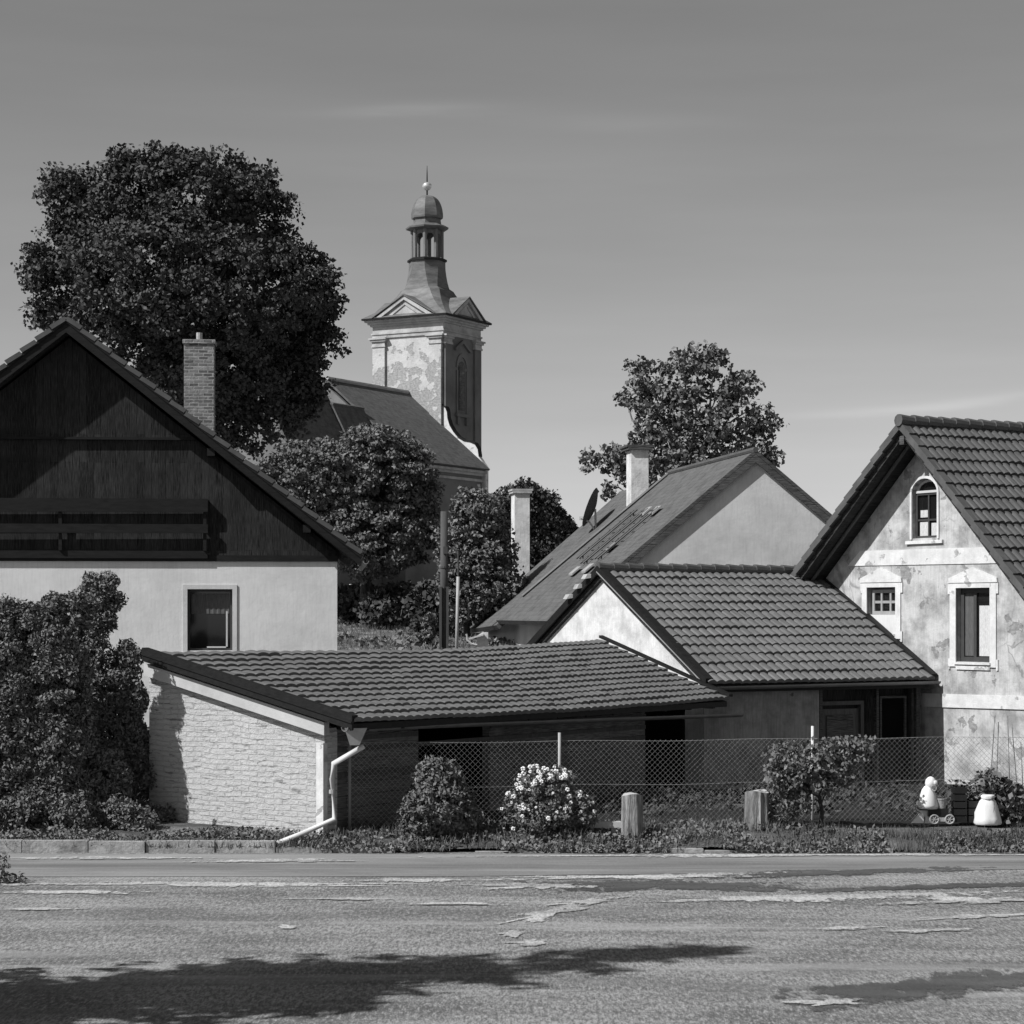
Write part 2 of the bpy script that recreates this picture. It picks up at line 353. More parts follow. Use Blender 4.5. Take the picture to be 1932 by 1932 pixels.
# bare earth with litter
m, n, b = new_mat('earth and turf', 1, .1); v = tex(n, 'Object')
col = ramp(n, nse(n, v, 1.6, 9, .7), [(.3, .05), (.5, .12), (.72, .30)]); L(n, col, b.inputs['Base Color']); bump(n, b, nse(n, v, 9, 8, .8), .8, .06); M['earth'] = m
m, n, b = new_mat('sunlit bank turf', 1, .1); v = tex(n, 'Object', (1, .5, 1))
col = ramp(n, nse(n, v, 1.6, 10, .8), [(.36, .05), (.5, .20), (.62, .50)]); L(n, col, b.inputs['Base Color']); bump(n, b, nse(n, v, 4, 8, .8), .8, .12); M['bank'] = m
def asphalt(name, c, speck, wear, wscale=(.55, 1.2, 1), chip=1.0, soft=False):
    m, n, b = new_mat(name, .9, .2); v = tex(n, 'Object', (1, .22, 1))
    vs = tex(n, 'Object', wscale)
    col = ramp(n, nse(n, vs, .75, 8, .68), [(.38, c*.66), (.62, c*1.32)])
    g1 = nse(n, v, 25, 5, .85); g2 = nse(n, v, 46, 2, .6)
    col = mix(n, ramp(n, g1, [(.42, speck), (.50, 0)]), col, c*.28)
    col = mix(n, ramp(n, g1, [(.53, 0), (.61, speck)]), col, c*1.8)
    col = mix(n, ramp(n, g2, [(.36, speck*.8), (.46, 0)]), col, c*.4)
    sand = ramp(n, nse(n, tex(n, 'Object', (.10, .75, 1)), 1.3, 8, .6), [(.55, 0), (.66, wear)])
    col = mix(n, sand, col, c*1.7)
    dk = ramp(n, nse(n, tex(n, 'Object', (.12, .5, 1)), 1.1, 7, .6), [(.36, wear*.9), (.47, 0)])
    col = mix(n, dk, col, c*.6)
    L(n, col, b.inputs['Base Color'])
    bump(n, b, nse(n, tex(n, 'Object'), 40, 3, .7), .9*chip, .010)
    if soft:                       # a thin worn layer that breaks up into the road towards its rim
        at = N(n, 'ShaderNodeAttribute'); at.attribute_name = 'cover'
        ad = N(n, 'ShaderNodeMath', operation='MULTIPLY_ADD'); L(n, nse(n, tex(n, 'Object', (1, .35, 1)), 4.5, 6, .72), ad.inputs[0]); ad.inputs[1].default_value = 4.0; L(n, at.outputs['Fac'], ad.inputs[2])
        al = ramp(n, ad.outputs[0], [(.0, 0), (.1, 0)]); 
        mr = N(n, 'ShaderNodeMapRange'); mr.inputs['From Min'].default_value = 2.15; mr.inputs['From Max'].default_value = 2.6; L(n, ad.outputs[0], mr.inputs['Value'])
        mu = N(n, 'ShaderNodeMath', operation='MULTIPLY'); L(n, mr.outputs[0], mu.inputs[0]); mu.inputs[1].default_value = soft; L(n, mu.outputs[0], b.inputs['Alpha'])
    return m
M['asphalt'] = asphalt('coarse chipped asphalt', .250, .9, .7)
M['asphalt_smooth'] = asphalt('smooth asphalt', .235, .12, .35, (.18, 1.3, 1), .35)
M['asphalt_patch'] = asphalt('dark repair asphalt', .10, .2, .25, (.3, 1.2, 1), .5, .9)
M['grit'] = asphalt('pale road grit', .50, .5, .1, (.5, 2, 1), .6, .9)
M['lane_edge'] = asphalt('worn smooth asphalt', .235, .12, .35, (.18, 1.3, 1), .35, 1.0)

# ------------------------------------------------------------------ terrain
def sstep(a, b, x):
    t = min(1, max(0, (x-a)/(b-a))); return t*t*(3-2*t)
def gz(x, y):
    z = 2.75*sstep(45, 62, y) + .75*sstep(62, 80, y) + 1.7*sstep(80, 125, y) + 6*sstep(150, 900, y)
    if y > 47: z += .12*noise.noise(Vector((x*.25, y*.25, 0)))*sstep(47, 55, y)
    return z
def grid(xs, ys, zf):
    b = MB(); nx = len(xs)
    for y in ys:
        for x in xs: b.v.append((x, y, zf(x, y)))
    for j in range(len(ys)-1):
        for i in range(nx-1):
            a = j*nx+i; b.f.append((a, a+1, a+1+nx, a+nx))
    return b
xs = [-2500, -900, -350, -120, -70] + [x*1.5 for x in range(-30, 31)] + [70, 120, 350, 900, 2500]
ys = [-400, -60, 0, 20, 32, 34, 36, 38, 40, 42, 44] + [45+1.2*k for k in range(36)] + [95, 105, 115, 125, 140, 160, 220, 320, 500, 900, 3000]
structure(grid(xs, ys, lambda x, y: gz(x, y) - .012).build('ground', M['bank'], None, True))
structure(grid([-120, -40, 0, 40, 120], [-40, 10, 20, 29.6, 32.95], lambda x, y: -.004).build('road', M['asphalt']))
# smoother strip by the kerb: wavy edge
def sheet(name, pts, z, mat):
    b = MB(); b.face(*[(x, y, z) for x, y in pts]); o = structure(b.build(name, mat)); return o
edge = [(x*.5, 29.9 + .12*noise.noise(Vector((x*.21, 0, 3))) + .9*sstep(-2, 9, x*.5)) for x in range(-60, 60)]
sheet('side_lane', [(-30, 32.72)] + edge + [(29.5, 32.72)], .002, M['asphalt_smooth'])
def blob(cx, cy, rx, ry, n=40, seed=0, wob=.35, sk=0):
    pts = []
    for k in range(n):
        t = 2*math.pi*k/n; r_ = 1 + wob*noise.noise(Vector((math.cos(t)*2+seed, math.sin(t)*2, seed*1.7)))*1.6
        x = math.cos(t)*rx*r_; pts.append((cx + x, cy + math.sin(t)*ry*r_ + sk*x))
    return pts
k = 0
def patch(u, v, wu, hv, mat, seed, sk=0, name='road_patch', wob=.35):
    global k
    y = EYE*F/(v-HZ); x = (u-U0)/F*y; rx = wu/2/F*y; ry = hv/2*y*y/(EYE*F)
    k += 1
    z = .004 + .0004*k; n_ = 40; b = MB(); cov = []; ry *= 1.5; rx *= 1.1
    for f, al in ((.12, 1.0), (.55, .75), (1.0, .25), (1.35, -.45)):
        b.v += [(px_, py_, z) for px_, py_ in blob(x, y, rx*f, ry*f, n_, seed, wob, sk)]; cov += [al]*n_
    for r_ in range(3):
        for j in range(n_): p = r_*n_+j; q = r_*n_+(j+1) % n_; b.f.append((p, p+n_, q+n_, q)[::-1])
    b.f.append(tuple(range(n_)))
    o = structure(b.build(name, mat)); at = o.data.attributes.new('cover', 'FLOAT', 'POINT'); at.data.foreach_set('value', cov)
    return o
patch(1230, 1671, 480, 13, M['asphalt_patch'], 1, .0, wob=.5)
patch(1780, 1856, 560, 26, M['asphalt_patch'], 2, .5, wob=.6)
patch(1560, 1647, 560, 7, M['asphalt_patch'], 3, .25)
patch(1800, 1672, 560, 6, M['asphalt_patch'], 14, .22)
for i, (u, v, wu, hv, sk) in enumerate([(330, 1668, 640, 5, -.02), (120, 1684, 240, 4, 0), (760, 1661, 260, 4, .04), (1180, 1655, 480, 5, .12), (1560, 1692, 560, 9, .12), (1000, 1672, 170, 7, .1),
        (1040, 1722, 150, 10, 1.5), (965, 1761, 46, 7, .4), (1000, 1779, 62, 7, .2), (1110, 1702, 110, 7, .8), (1600, 1752, 90, 5, .1), (1750, 1756, 130, 4, .1), (1850, 1730, 200, 4, .25), (60, 1716, 120, 3, 0), (545, 1750, 40, 4, 0),
        (1570, 1893, 110, 8, .3), (1500, 1614, 900, 4, .05), (1850, 1700, 260, 8, .2), (640, 1697, 200, 3, 0), (860, 1706, 120, 3, 0), (210, 1620, 400, 3, 0), (520, 1625, 260, 4, 0)]):
    patch(u, v, wu, hv, M['grit'], 20+i*3, sk, 'road_grit', .6)
# ------------------------------------------------------------------ roofs
def roof_tiles(E0, E1, R0, R1, rows, rolls, roll_h=.022, lap=.035, seg=6, shape='roll'):
    """rows of lapped profiled tiles on the patch eave E0-E1, ridge R0-R1"""
    E0, E1, R0, R1 = map(Vector, (E0, E1, R0, R1))
    nrm = (E1-E0).cross(R0-E0).normalized()
    if nrm.z < 0: nrm = -nrm
    flip = ((E1-E0).cross(R0-E0)).z < 0
    b = MB(); nx = rolls*seg
    def prof(i):
        t = (i % seg)/seg
        return roll_h*(abs(math.sin(math.pi*t))**.8) if shape == 'roll' else roll_h*(.5-.5*math.cos(2*math.pi*t))
    for r_ in range(rows):
        f0, f1 = r_/rows, (r_+1)/rows + .12/rows
        i0 = len(b.v)
        for (f, lift) in ((f0, -.012), (f0, lap), (f1, .0)):
            for i in range(nx+1):
                s = i/nx
                jit = .016*noise.noise(Vector((i//(2*seg)*3.1, r_*5.3, 1))) + .014*noise.noise(Vector((s*4, r_*.35, 2)))
                sag = 0
                p = (E0.lerp(E1, s)).lerp(R0.lerp(R1, s), min(f, 1.0))
                h = lift + jit + prof(i)*(1.0 if lift > -.01 else .35)
                b.v.append(tuple(p + nrm*h))
        for row in range(2):
            for i in range(nx):
                a = i0+row*(nx+1)+i; q = (a, a+1, a+nx+2, a+nx+1)
                b.f.append(q[::-1] if flip else q)
    return b
def slab(E0, E1, R0, R1, t, top=.0):
    E0, E1, R0, R1 = map(Vector, (E0, E1, R0, R1)); nrm = (E1-E0).cross(R0-E0).normalized()
    if nrm.z < 0: nrm = -nrm
    b = MB(); pts = [p + nrm*(top-.02) for p in (E0, E1, R1, R0)]
    b.prism(pts, -nrm*t); return b
def ridge_caps(A, B, n, r=.11, mb=None):
    b = mb or MB(); A, B = Vector(A), Vector(B)
    for k in range(n):
        p = A.lerp(B, k/n); q = A.lerp(B, (k+1.12)/n)
        b.tube([p + Vector((0,0,.02)), q + Vector((0,0,-.005))], [r*1.08, r*.94], 10)
    return b
def half_gutter(A, B, r=.065, n=8):
    b = MB(); A, B = Vector(A), Vector(B); d = (B-A).normalized(); s_ = d.cross(Vector((0,0,1))).normalized()
    i0 = 0
    for p in (A, B):
        for rr in (r, r-.008):
            for j in range(n+1):
                t = math.pi*j/n; b.v.append(tuple(p + s_*math.cos(t)*rr - Vector((0,0,1))*math.sin(t)*rr))
    m = n+1
    for j in range(n):
        b.f.append((j, j+1, 2*m+j+1, 2*m+j)); b.f.append((m+j, 3*m+j, 3*m+j+1, m+j+1))
    b.f += [(0, 2*m, 3*m, m), (n, m+n, 3*m+n, 2*m+n)]
    for base_ in (0, 2*m):
        for j in range(n): b.f.append((base_+j, base_+m+j, base_+m+j+1, base_+j+1))
    return b
Z = Vector((0,0,1))
def V2(x, y, z=0): return Vector((x, y, z))
def window(parent, p0, d, n_out, q0, q1, z0, z1, depth, frame_mat, fw=.06, mullion=(), transom=(), curtain=None, pane_mat=None, arch=False):
    """frame, pane and curtain set back in an opening of the wall plane through p0 along d"""
    f = MB(); P_ = lambda q, z, e: p0*1 + d*q + n_out*e + Z*(z-p0.z)
    e0 = -depth
    def bar(a, b_, c, e, t=.05): f.obox(P_(a, c, e0), d*(b_-a), n_out*t, Z*(e-c))
    bar(q0, q0+fw, z0, z1); bar(q1-fw, q1, z0, z1); bar(q0+fw, q1-fw, z0, z0+fw); bar(q0+fw, q1-fw, z1-fw, z1)
    for m_ in mullion:
        qq = q0+(q1-q0)*m_; bar(qq-fw*.4, qq+fw*.4, z0+fw, z1-fw, .042)
    for m_ in transom:
        zz = z0+(z1-z0)*m_; bar(q0+fw, q1-fw, zz-fw*.4, zz+fw*.4, .038)
    fo = f.build('window', frame_mat, parent)
    g_ = MB(); g_.obox(P_(q0+.01, z0+.01, e0-.012), d*(q1-q0-.02), n_out*.02, Z*(z1-z0-.02)); 
    g_.build('pane', pane_mat or M['glass'], fo)
    if curtain:
        for (a, b_, c, e, cm) in curtain:
            c_ = MB(); n = 24
            qa, qb, za, zb = q0+(q1-q0)*a, q0+(q1-q0)*b_, z0+(z1-z0)*c, z0+(z1-z0)*e
            for k_ in range(n+1):
                qq = qa+(qb-qa)*k_/n; w_ = .006*math.sin(k_*1.9)
                c_.v += [tuple(P_(qq, za, e0+.018+w_)), tuple(P_(qq, zb, e0+.018+w_))]
            for k_ in range(n): c_.f.append((2*k_, 2*k_+2, 2*k_+3, 2*k_+1))
            c_.build('curtain', cm, fo)
    return fo

# ================================================================== LEFT HOUSE
Wd = V2(.9965, .0835); Bd = V2(-.0835, .9965)
apx = P(125, 600, 45.2)                                    # tip of the front verge
wal = apx + Bd*.55                                           # wall plane, under the tip
corner = wal + Wd*5.62
wp = V2(wal.x, wal.y, 1.2)
lh = thing('gabled_house', 'white plastered house with black boarded gable and balcony rails at left', 'house', (corner.x-5.6, corner.y+3, 1.2))
sl_ = .80
wl = MB()
z_e = 4.83; roofz = lambda s: apx.z - sl_*abs(s) - .34
pl = lambda q, z, e=0: wal + Wd*q - Bd*e + Z*(z-wal.z)
cut = MB()
q0w, zt = on_plane(345, 1103, wal, Wd); q1w, zb = on_plane(447, 1229, wal, Wd)
fw_ = .095
cut.obox(pl(q0w+fw_, zb+.02, .1), Wd*(q1w-q0w-2*fw_), Bd*.45, Z*(zt-zb-fw_-.02))
wl.prism([pl(-5.6, .6), pl(5.62, .6), pl(5.62, z_e), pl(-5.6, z_e)], Bd*6.6)
wl.build('wall', M['white_plaster'], lh, cutters=cut)
gb = MB()
gb.prism([pl(-5.58, z_e+.004, .03), pl(5.6, z_e+.004, .03), pl(5.6, roofz(5.6)), pl(0, roofz(0)), pl(-5.58, roofz(5.58))], Bd*6.62)
gb.build('gable_boards', M['wood_black'], lh)
zl = on_plane(300, 826, wal, Wd)[1]; sx_ = (roofz(0)-zl)/sl_
up = MB(); up.prism([pl(-sx_, zl, .075), pl(sx_-.02, zl, .075), pl(0, roofz(0)-.02, .075)], Bd*.04)
up.build('upper_boards', M['wood_black'], lh)
lb = MB(); lb.obox(pl(-5.62, z_e-.10, .045), Wd*11.26, Bd*.04, Z*.13); lb.obox(pl(-sx_, zl-.05, .10), Wd*(2*sx_), Bd*.06, Z*.05)
lb.build('ledge_board', M['wood_rail'], lh)
# balcony
for (va, vb, e) in ((941, 966, .19), (989, 1006, .19)):
    za = on_plane(392, vb, wal-Bd*e, Wd)[1]; zb2 = on_plane(392, va, wal-Bd*e, Wd)[1]
    qe = on_plane(392, va, wal-Bd*e, Wd)[0]
    rl = MB(); rl.obox(pl(-5.5, za, e), Wd*(qe+5.5), Bd*.05, Z*(zb2-za)); rl.obox(pl(qe-.05, za+.01, e-.05), Wd*.045, Bd*(e-.06), Z*(zb2-za-.02))
    rl.build('balcony_rail', M['wood_rail'], lh)
fl = MB(); zf = on_plane(392, 1052, wal, Wd)[1]; qe = on_plane(392, 1040, wal, Wd)[0]
fl.obox(pl(-5.5, zf-.02, .085), Wd*(qe+5.5), Bd*.035, Z*.16); fl.build('balcony_floor', M['wood_rail'], lh)
for qq in (qe-.09, qe-3.1, -4.0):
    po = MB(); po.obox(pl(qq, zf+.142, .135), Wd*.07, Bd*.05, Z*.95); po.build('balcony_post', M['wood_rail'], lh)
# window surround and window
ws = MB()
for (a, b_, c, e) in ((q0w, q0w+fw_, zb-.06, zt), (q1w-fw_, q1w, zb-.06, zt), (q0w+fw_, q1w-fw_, zt-fw_, zt)):
    ws.obox(pl(a, c, .025), Wd*(b_-a), Bd*.12, Z*(e-c))
ws.build('window_surround', M['grey_plaster'], lh)
window(lh, wal, Wd, -Bd, q0w+fw_, q1w-fw_, zb+.02, zt-fw_, .16, M['frame_dark'], .05, curtain=[(.08, .92, .60, .93, M['curtain_dim'])])
sv = MB(); sv.obox(pl(q1w-fw_-.14, zb+.10, -.12), Wd*.035, Bd*-.03, Z*.75); sv.obox(pl(q0w+.5, zb+.075, -.12), Wd*.40, Bd*-.03, Z*.03); sv.build('window_sash', M['wood_frame'], lh)
# roof
rp = lambda s, back, dz=0: apx + Wd*s + Bd*back + Z*(-sl_*abs(s)+dz)
nb = 7.6
rf = roof_tiles(rp(6.15, 0, -.03), rp(6.15, nb, -.03), rp(0, 0, -.03), rp(0, nb, -.03), 22, 40)
rf.v2 = None
ro = rf.build('roof', M['tile'], lh, False)
rf2 = roof_tiles(rp(-6.15, nb, -.03), rp(-6.15, 0, -.03), rp(0, nb, -.03), rp(0, 0, -.03), 22, 40).build('roof', M['tile'], lh)
sb = slab(rp(6.05, .02, -.05), rp(6.05, nb, -.05), rp(0, .02, -.05), rp(0, nb, -.05), .16); s2 = slab(rp(-6.05, .02, -.05), rp(-6.05, nb, -.05), rp(0, .02, -.05), rp(0, nb, -.05), .16)
i = len(sb.v); sb.v += s2.v; sb.f += [tuple(a+i for a in f) for f in s2.f]
sb.build('roof_deck', M['wood_soffit'], lh)
bb = MB()
for sg in (-1, 1):
    a = rp(0, -.03, -.06); c = rp(sg*6.12, -.03, -.06); nn = Vector((0,0,-1))
    bb.prism([a, c, c+nn*.20, a+nn*.24], Bd*.035)
    a2 = rp(0, -.055, -.02); c2 = rp(sg*6.12, -.055, -.02)
    bb.prism([a2, c2, c2-Z*.07, a2-Z*.07], Bd*.02)
bb.build('barge_board', M['wood_rail'], lh)
vt = MB(); nt_ = 20
for sg in (-1, 1):
    dv = (rp(sg*6.12, 0) - rp(0, 0)); dn = dv.normalized(); upv = Vector((0,0,1)) - dn*dn.z; upv.normalize()
    for k_ in range(nt_):
        p = rp(0, -.07) + dv*(k_/nt_) - upv*(.055); Lg = dv.length/nt_
        a = dn*Lg*1.0; tilt = upv*.035
        vt.prism([p + dn*.012 + upv*.004, p + a*.955 + tilt*1.2, p + a*.955 + tilt*1.2 + upv*.095, p + dn*.012 + upv*.095], Bd*.2)
vt.build('verge_tile', M['tile_edge'], lh)
for s in (2.9, 4.9, -3.06, -5.06):       # ends of the purlins under the verge
    pu = MB(); pu.obox(pl(s, roofz(abs(s)+.1)-.10, .47), Wd*.16, Bd*.47, Z*.16); pu.build('purlin', M['wood_rail'], lh)
ch = MB(); c0 = P(347, 800, 49.0); c0.z = 6.6
zt_ = P(347, 640, 49).z
ch.obox(c0, Wd*.67, Bd*.55, Z*(zt_-6.6-.09)); ch.obox(c0 - Wd*.03 - Bd*.03 + Z*(zt_-6.6-.09), Wd*.73, Bd*.61, Z*.09)
cho = ch.build('chimney', M['chimney_brick'], lh)
cp = MB(); cp.lathe(c0 + Wd*.33 + Bd*.25 + Z*(zt_-6.6), [(.07, 0), (.07, .18)], 10); cp.build('chimney_pot', M['concrete'], cho)
gt = half_gutter(rp(6.22, -.05, -.06), rp(6.22, nb, -.06)); gt.build('gutter', M['zinc'], lh)

# ================================================================== LONG SHED
sE0 = P(668, 1361, 33.0); sE1 = Vector((4.18, 41.85, 1.97)); sR0 = P(272, 1232, 35.5); sR1 = P(1130, 1208, 43.6)
sd = V2(.595, .804); sn = V2(.804, -.595); sb_ = -sn
sh = thing('tiled_shed', 'low long shed with tiled lean-to roof and whitewashed brick end wall behind the wire fence', 'shed', (sE0.x, sE0.y, 0))
mid_e = sE0.lerp(sE1, .5) - Z*.05; mid_r = sR0.lerp(sR1, .63) - Z*.10
tiles = roof_tiles(sE0, mid_e, sR0, mid_r, 13, 27, .026, .042)
t2 = roof_tiles(mid_e, sE1, mid_r, sR1, 13, 27, .026, .042)
i = len(tiles.v); tiles.v += t2.v; tiles.f += [tuple(a+i for a in f) for f in t2.f]
tiles.build('roof', M['tile'], sh)
dk = slab(sE0+sn*-.05+Z*-.0, mid_e-sn*.05, sR0, mid_r, .09, -.02); d2 = slab(mid_e-sn*.05, sE1-sn*.05, mid_r, sR1, .09, -.02)
i = len(dk.v); dk.v += d2.v; dk.f += [tuple(a+i for a in f) for f in d2.f]
dk.build('roof_deck', M['wood_soffit'], sh)
wc = V2(-2.896, 33.55)                       # front corner of the brick end wall
bdir = (V2(sR0.x, sR0.y) - V2(sE0.x, sE0.y)).normalized()
def sroof(p):    # height of the shed's roof plane over p
    n = (sE1-sE0).cross(sR0-sE0); return sE0.z - (n.x*(p.x-sE0.x) + n.y*(p.y-sE0.y))/n.z
ew = MB(); A = wc; B = wc + bdir*3.72
ew.prism([V2(A.x, A.y, -.1), V2(B.x, B.y, -.1), V2(B.x, B.y, sroof(B)-.30), V2(A.x, A.y, sroof(A)-.30)], sd*.3)
ew.build('end_wall', M['shed_brick'], sh)
pi_ = MB(); pi_.obox(V2(wc.x, wc.y, -.1) - sd*.04 - bdir*.01, bdir*.14, sd*.1, Z*1.72); pi_.build('corner_pilaster', M['trim_plaster'], sh)
bgl = MB(); a = V2(A.x, A.y, sroof(A)-.40) - bdir*.10 - sd*.125; c = V2(B.x, B.y, sroof(B)-.38) - sd*.125
bgl.prism([a, c, c+Z*.20, a+Z*.20], sd*.12); bgl.build('pale_board', M['wood_light'], sh)
vb_ = MB(); a = sE0 - sd*.05; c = sR0 - sd*.05
vb_.prism([a-Z*.13, c-Z*.13, c+Z*.06, a+Z*.06], sd*.04); vb_.prism([a-Z*.03-sd*.02, c-Z*.03-sd*.02, c+Z*.0-sd*.02, a-Z*.0-sd*.02], sd*.015)
vb_.prism([a+Z*.06, c+Z*.06, c+Z*.085+sd*.16, a+Z*.085+sd*.16][:2] + [c+Z*.06+sd*.14, a+Z*.06+sd*.14], Z*.03)
vb_.build('barge_board', M['wood_rail'], sh)
# front wall under the eave: boarded bays and two dark openings
q_of = lambda u: on_plane(u, 1400, wc + sn*-.0, sd)[0]
fr = MB(); lenw = 10.6
fr.obox(V2(wc.x, wc.y, -.1) + sd*.31 - sn*.12, sd*(lenw-.31), -sn*.15, Z*1.92); 
cut = MB()
for (ua, ub) in ((800, 934), (1227, 1312)):
    qa, qb = q_of(ua), q_of(ub); cut.obox(V2(wc.x, wc.y, -.2) + sd*qa + sn*.2, sd*(qb-qa), -sn*.9, Z*1.97)
fr.build('front_wall', M['shed_boards'], sh, cutters=cut)
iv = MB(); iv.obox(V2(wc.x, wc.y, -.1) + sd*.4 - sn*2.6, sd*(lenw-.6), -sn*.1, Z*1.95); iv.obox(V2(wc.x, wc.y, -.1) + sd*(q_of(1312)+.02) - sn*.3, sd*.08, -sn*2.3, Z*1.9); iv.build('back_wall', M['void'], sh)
for (zz, ua, ub, e) in ((1.62, 640, 800, .02), (1.45, 640, 1227, .03), (1.66, 934, 1227, .04), (1.25, 934, 1227, .02), (1.05, 640, 790, .03)):
    qa, qb = q_of(ua), q_of(ub)
    hb = MB(); hb.obox(V2(wc.x, wc.y, zz) + sd*qa - sn*(.12-e), sd*(qb-qa-.02), -sn*.03, Z*.07); hb.build('wall_batten', M['wood_door'], sh)
for k_ in range(13):
    p = sE0.lerp(sE1, (k_+.4)/13) - Z*.16; ra = MB(); ra.obox(p - sn*.65, sd*.08, sn*.6, Z*.09); ra.build('rafter', M['wood_rail'], sh)
fa = MB(); fa.obox(sE0 - Z*.14 - sn*.03 - sd*.03, sE1-sE0, -sn*.025, Z*.10); fa.build('fascia', M['wood_rail'], sh)
g0 = P(650, 1372, 33.0); g1 = P(1398, 1346, 42.4)
half_gutter(g0, g1, .07).build('gutter', M['zinc_dark'], sh)
dp = MB(); dp.prism([P(650, 1374, 32.98), P(692, 1374, 33.1), P(678, 1406, 33.05), P(660, 1406, 33.0)], (0, .12, 0)); dp.build('gutter_box', M['post'], sh)
pp = [P(686, 1408, 33.2), P(629, 1441, 33.3), P(627, 1470, 33.3), P(631, 1545, 33.35), P(570, 1573, 33.2), P(512, 1602, 33.0)]
pp[-1].z = .09
dn_ = MB(); dn_.tube(pp, [.043]*6, 10); dn_.build('downpipe', M['pipe'], sh, True)
cl_ = MB(); cl_.tube([P(627, 1490, 33.31), P(627, 1497, 33.31)], .052, 10); cl_.build('pipe_clamp', M['post'], sh)
gh = MB(); e0 = P(672, 1388, 33.1); gh.lathe(e0, [(.02, -.07), (.05, .0), (.055, .08)], 8); gh.build('gutter_end', M['wood_frame'], sh)
fs = MB(); a = sR1 + Z*.05; c = sE1 + Z*.05; fs.prism([a, c, c+sd*.14, a+sd*.14], Z*.05); fs.build('flashing', M['wood_rail'], sh)

# ================================================================== BARN with porch
bE = Vector((3.91, 42.3, 2.26)); bd = V2(.873, .488); bb_ = V2(-.488, .873); bn = -bb_
bl = 5.45; bh = 4.05; bridge = 2.27
br = thing('tiled_barn', 'small barn with tiled saddle roof, bright gable and shaded porch between shed and old house', 'barn', (bE.x, bE.y, 0))
bp = lambda a, b_, z: V2(bE.x, bE.y, z) + bd*a + bb_*b_
R0_ = bp(0, bh, bE.z+bridge); R1_ = bp(bl, bh, bE.z+bridge)
roof_tiles(bp(-.12, 0, bE.z), bp(bl+.1, 0, bE.z), bp(-.12, bh, bE.z+bridge), bp(bl+.1, bh, bE.z+bridge), 13, 28, .042, .045).build('roof', M['tile'], br)
roof_tiles(bp(bl, 2*bh, bE.z), bp(-.12, 2*bh, bE.z), bp(bl, bh, bE.z+bridge), bp(-.12, bh, bE.z+bridge), 13, 28, .042, .045).build('roof', M['tile'], br)
d_ = slab(bp(-.08, .05, bE.z), bp(bl, .05, bE.z), bp(-.08, bh, bE.z+bridge), bp(bl, bh, bE.z+bridge), .13, -.01); e_ = slab(bp(-.08, 2*bh, bE.z), bp(bl, 2*bh, bE.z), bp(-.08, bh, bE.z+bridge), bp(bl, bh, bE.z+bridge), .13, -.01)
i = len(d_.v); d_.v += e_.v; d_.f += [tuple(a+i for a in f) for f in e_.f]; d_.build('roof_deck', M['wood_soffit'], br)
ridge_caps(bp(-.16, bh, bE.z+bridge+.05), bp(bl-.1, bh, bE.z+bridge+.05), 15, .105).build('ridge_tile', M['tile_dark'], br)
rk = math.atan2(bridge, bh)
vb_ = MB()
for (b0, b1) in ((0, bh), (2*bh, bh)):
    a = bp(-.17, b0, bE.z+.03); c = bp(-.17, b1, bE.z+bridge+.03)
    vb_.prism([a-Z*.10, c-Z*.10, c+Z*.05, a+Z*.05], bd*.04)
    vb_.prism([a+Z*.05, c+Z*.05, c+Z*.075, a+Z*.075], bd*.18)
vb_.build('barge_board', M['wood_rail'], br)
ve = MB(); a = bp(-.185, .02, bE.z-.035); c = bp(-.185, bh, bE.z+bridge-.035); ve.prism([a, c, c+Z*.022, a+Z*.022], bd*.012); ve.build('verge_strip', M['zinc'], br)
for (bb0, w0_) in ((bh+.25, .10), (bh+.62, .08), (bh+1.0, .10)): p_ = bp(-.2, bb0, bE.z+bridge*(1-abs(bb0-bh)/bh)+.02); ml = MB(); ml.prism([p_+V2(-w0_, 0, -.05), p_+V2(w0_*.8, 0, -.02), p_+V2(w0_*.5, 0, .06), p_+V2(-w0_*.4, 0, .05)], bb_*.16); ml.build('mortar_bed', M['concrete'], br)
bw = MB(); top = lambda b_: bE.z + bridge*(1-abs(b_-bh)/bh) - .16
bw.prism([bp(0, .33, -.1), bp(0, 2*bh-.32, -.1), bp(0, 2*bh-.32, top(.32)), bp(0, bh, top(bh)), bp(0, .33, top(.33))], bd*.3)
bw.build('gable_wall', M['barn_plaster'], br)
fq = lambda u: on_plane(u, 1350, bp(0, .32, 0), bd)[0]
qd = fq(1545)
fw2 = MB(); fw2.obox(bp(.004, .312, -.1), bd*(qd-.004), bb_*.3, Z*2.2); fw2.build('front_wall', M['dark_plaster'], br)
pr = MB(); pr.obox(bp(qd+.003, .62, -.1), bd*(bl-qd-.01), bb_*.12, Z*2.3); pr.build('porch_boards', M['wood_black'], br)
# porch: door, glazed panel, posts
dor = MB(); qa, qb = fq(1562), fq(1634)
dz = on_plane(1600, 1337, bp(0, .55, 0), bd)[1]
dor.obox(bp(qa, .56, -.05), bd*(qb-qa), bb_*.05, Z*(dz+.05)); do = dor.build('door', M['wood_door'], br)
dpn = MB(); dpn.obox(bp(qa+.14, .54, 1.0), bd*(qb-qa-.30), bb_*.03, Z*(dz-1.12)); dpn.obox(bp(qa+.14, .54, .15), bd*(qb-qa-.30), bb_*.03, Z*.7); dpn.build('door_panel', M['wood_brown'], do)
hd = MB(); hd.tube([bp(qb-.08, .545, .95), bp(qb-.08, .50, .95), bp(qb-.19, .50, .95)], .012, 6); hd.build('door_handle', M['zinc'], do)
dfr = MB()
for q in (qa-.09, qb+.01): dfr.obox(bp(q, .50, -.05), bd*.08, bb_*.12, Z*(dz+.13))
dfr.obox(bp(qa-.09, .50, dz+.08), bd*(qb-qa+.18), bb_*.12, Z*.08); dfr.build('door_frame', M['wood_door'], br)
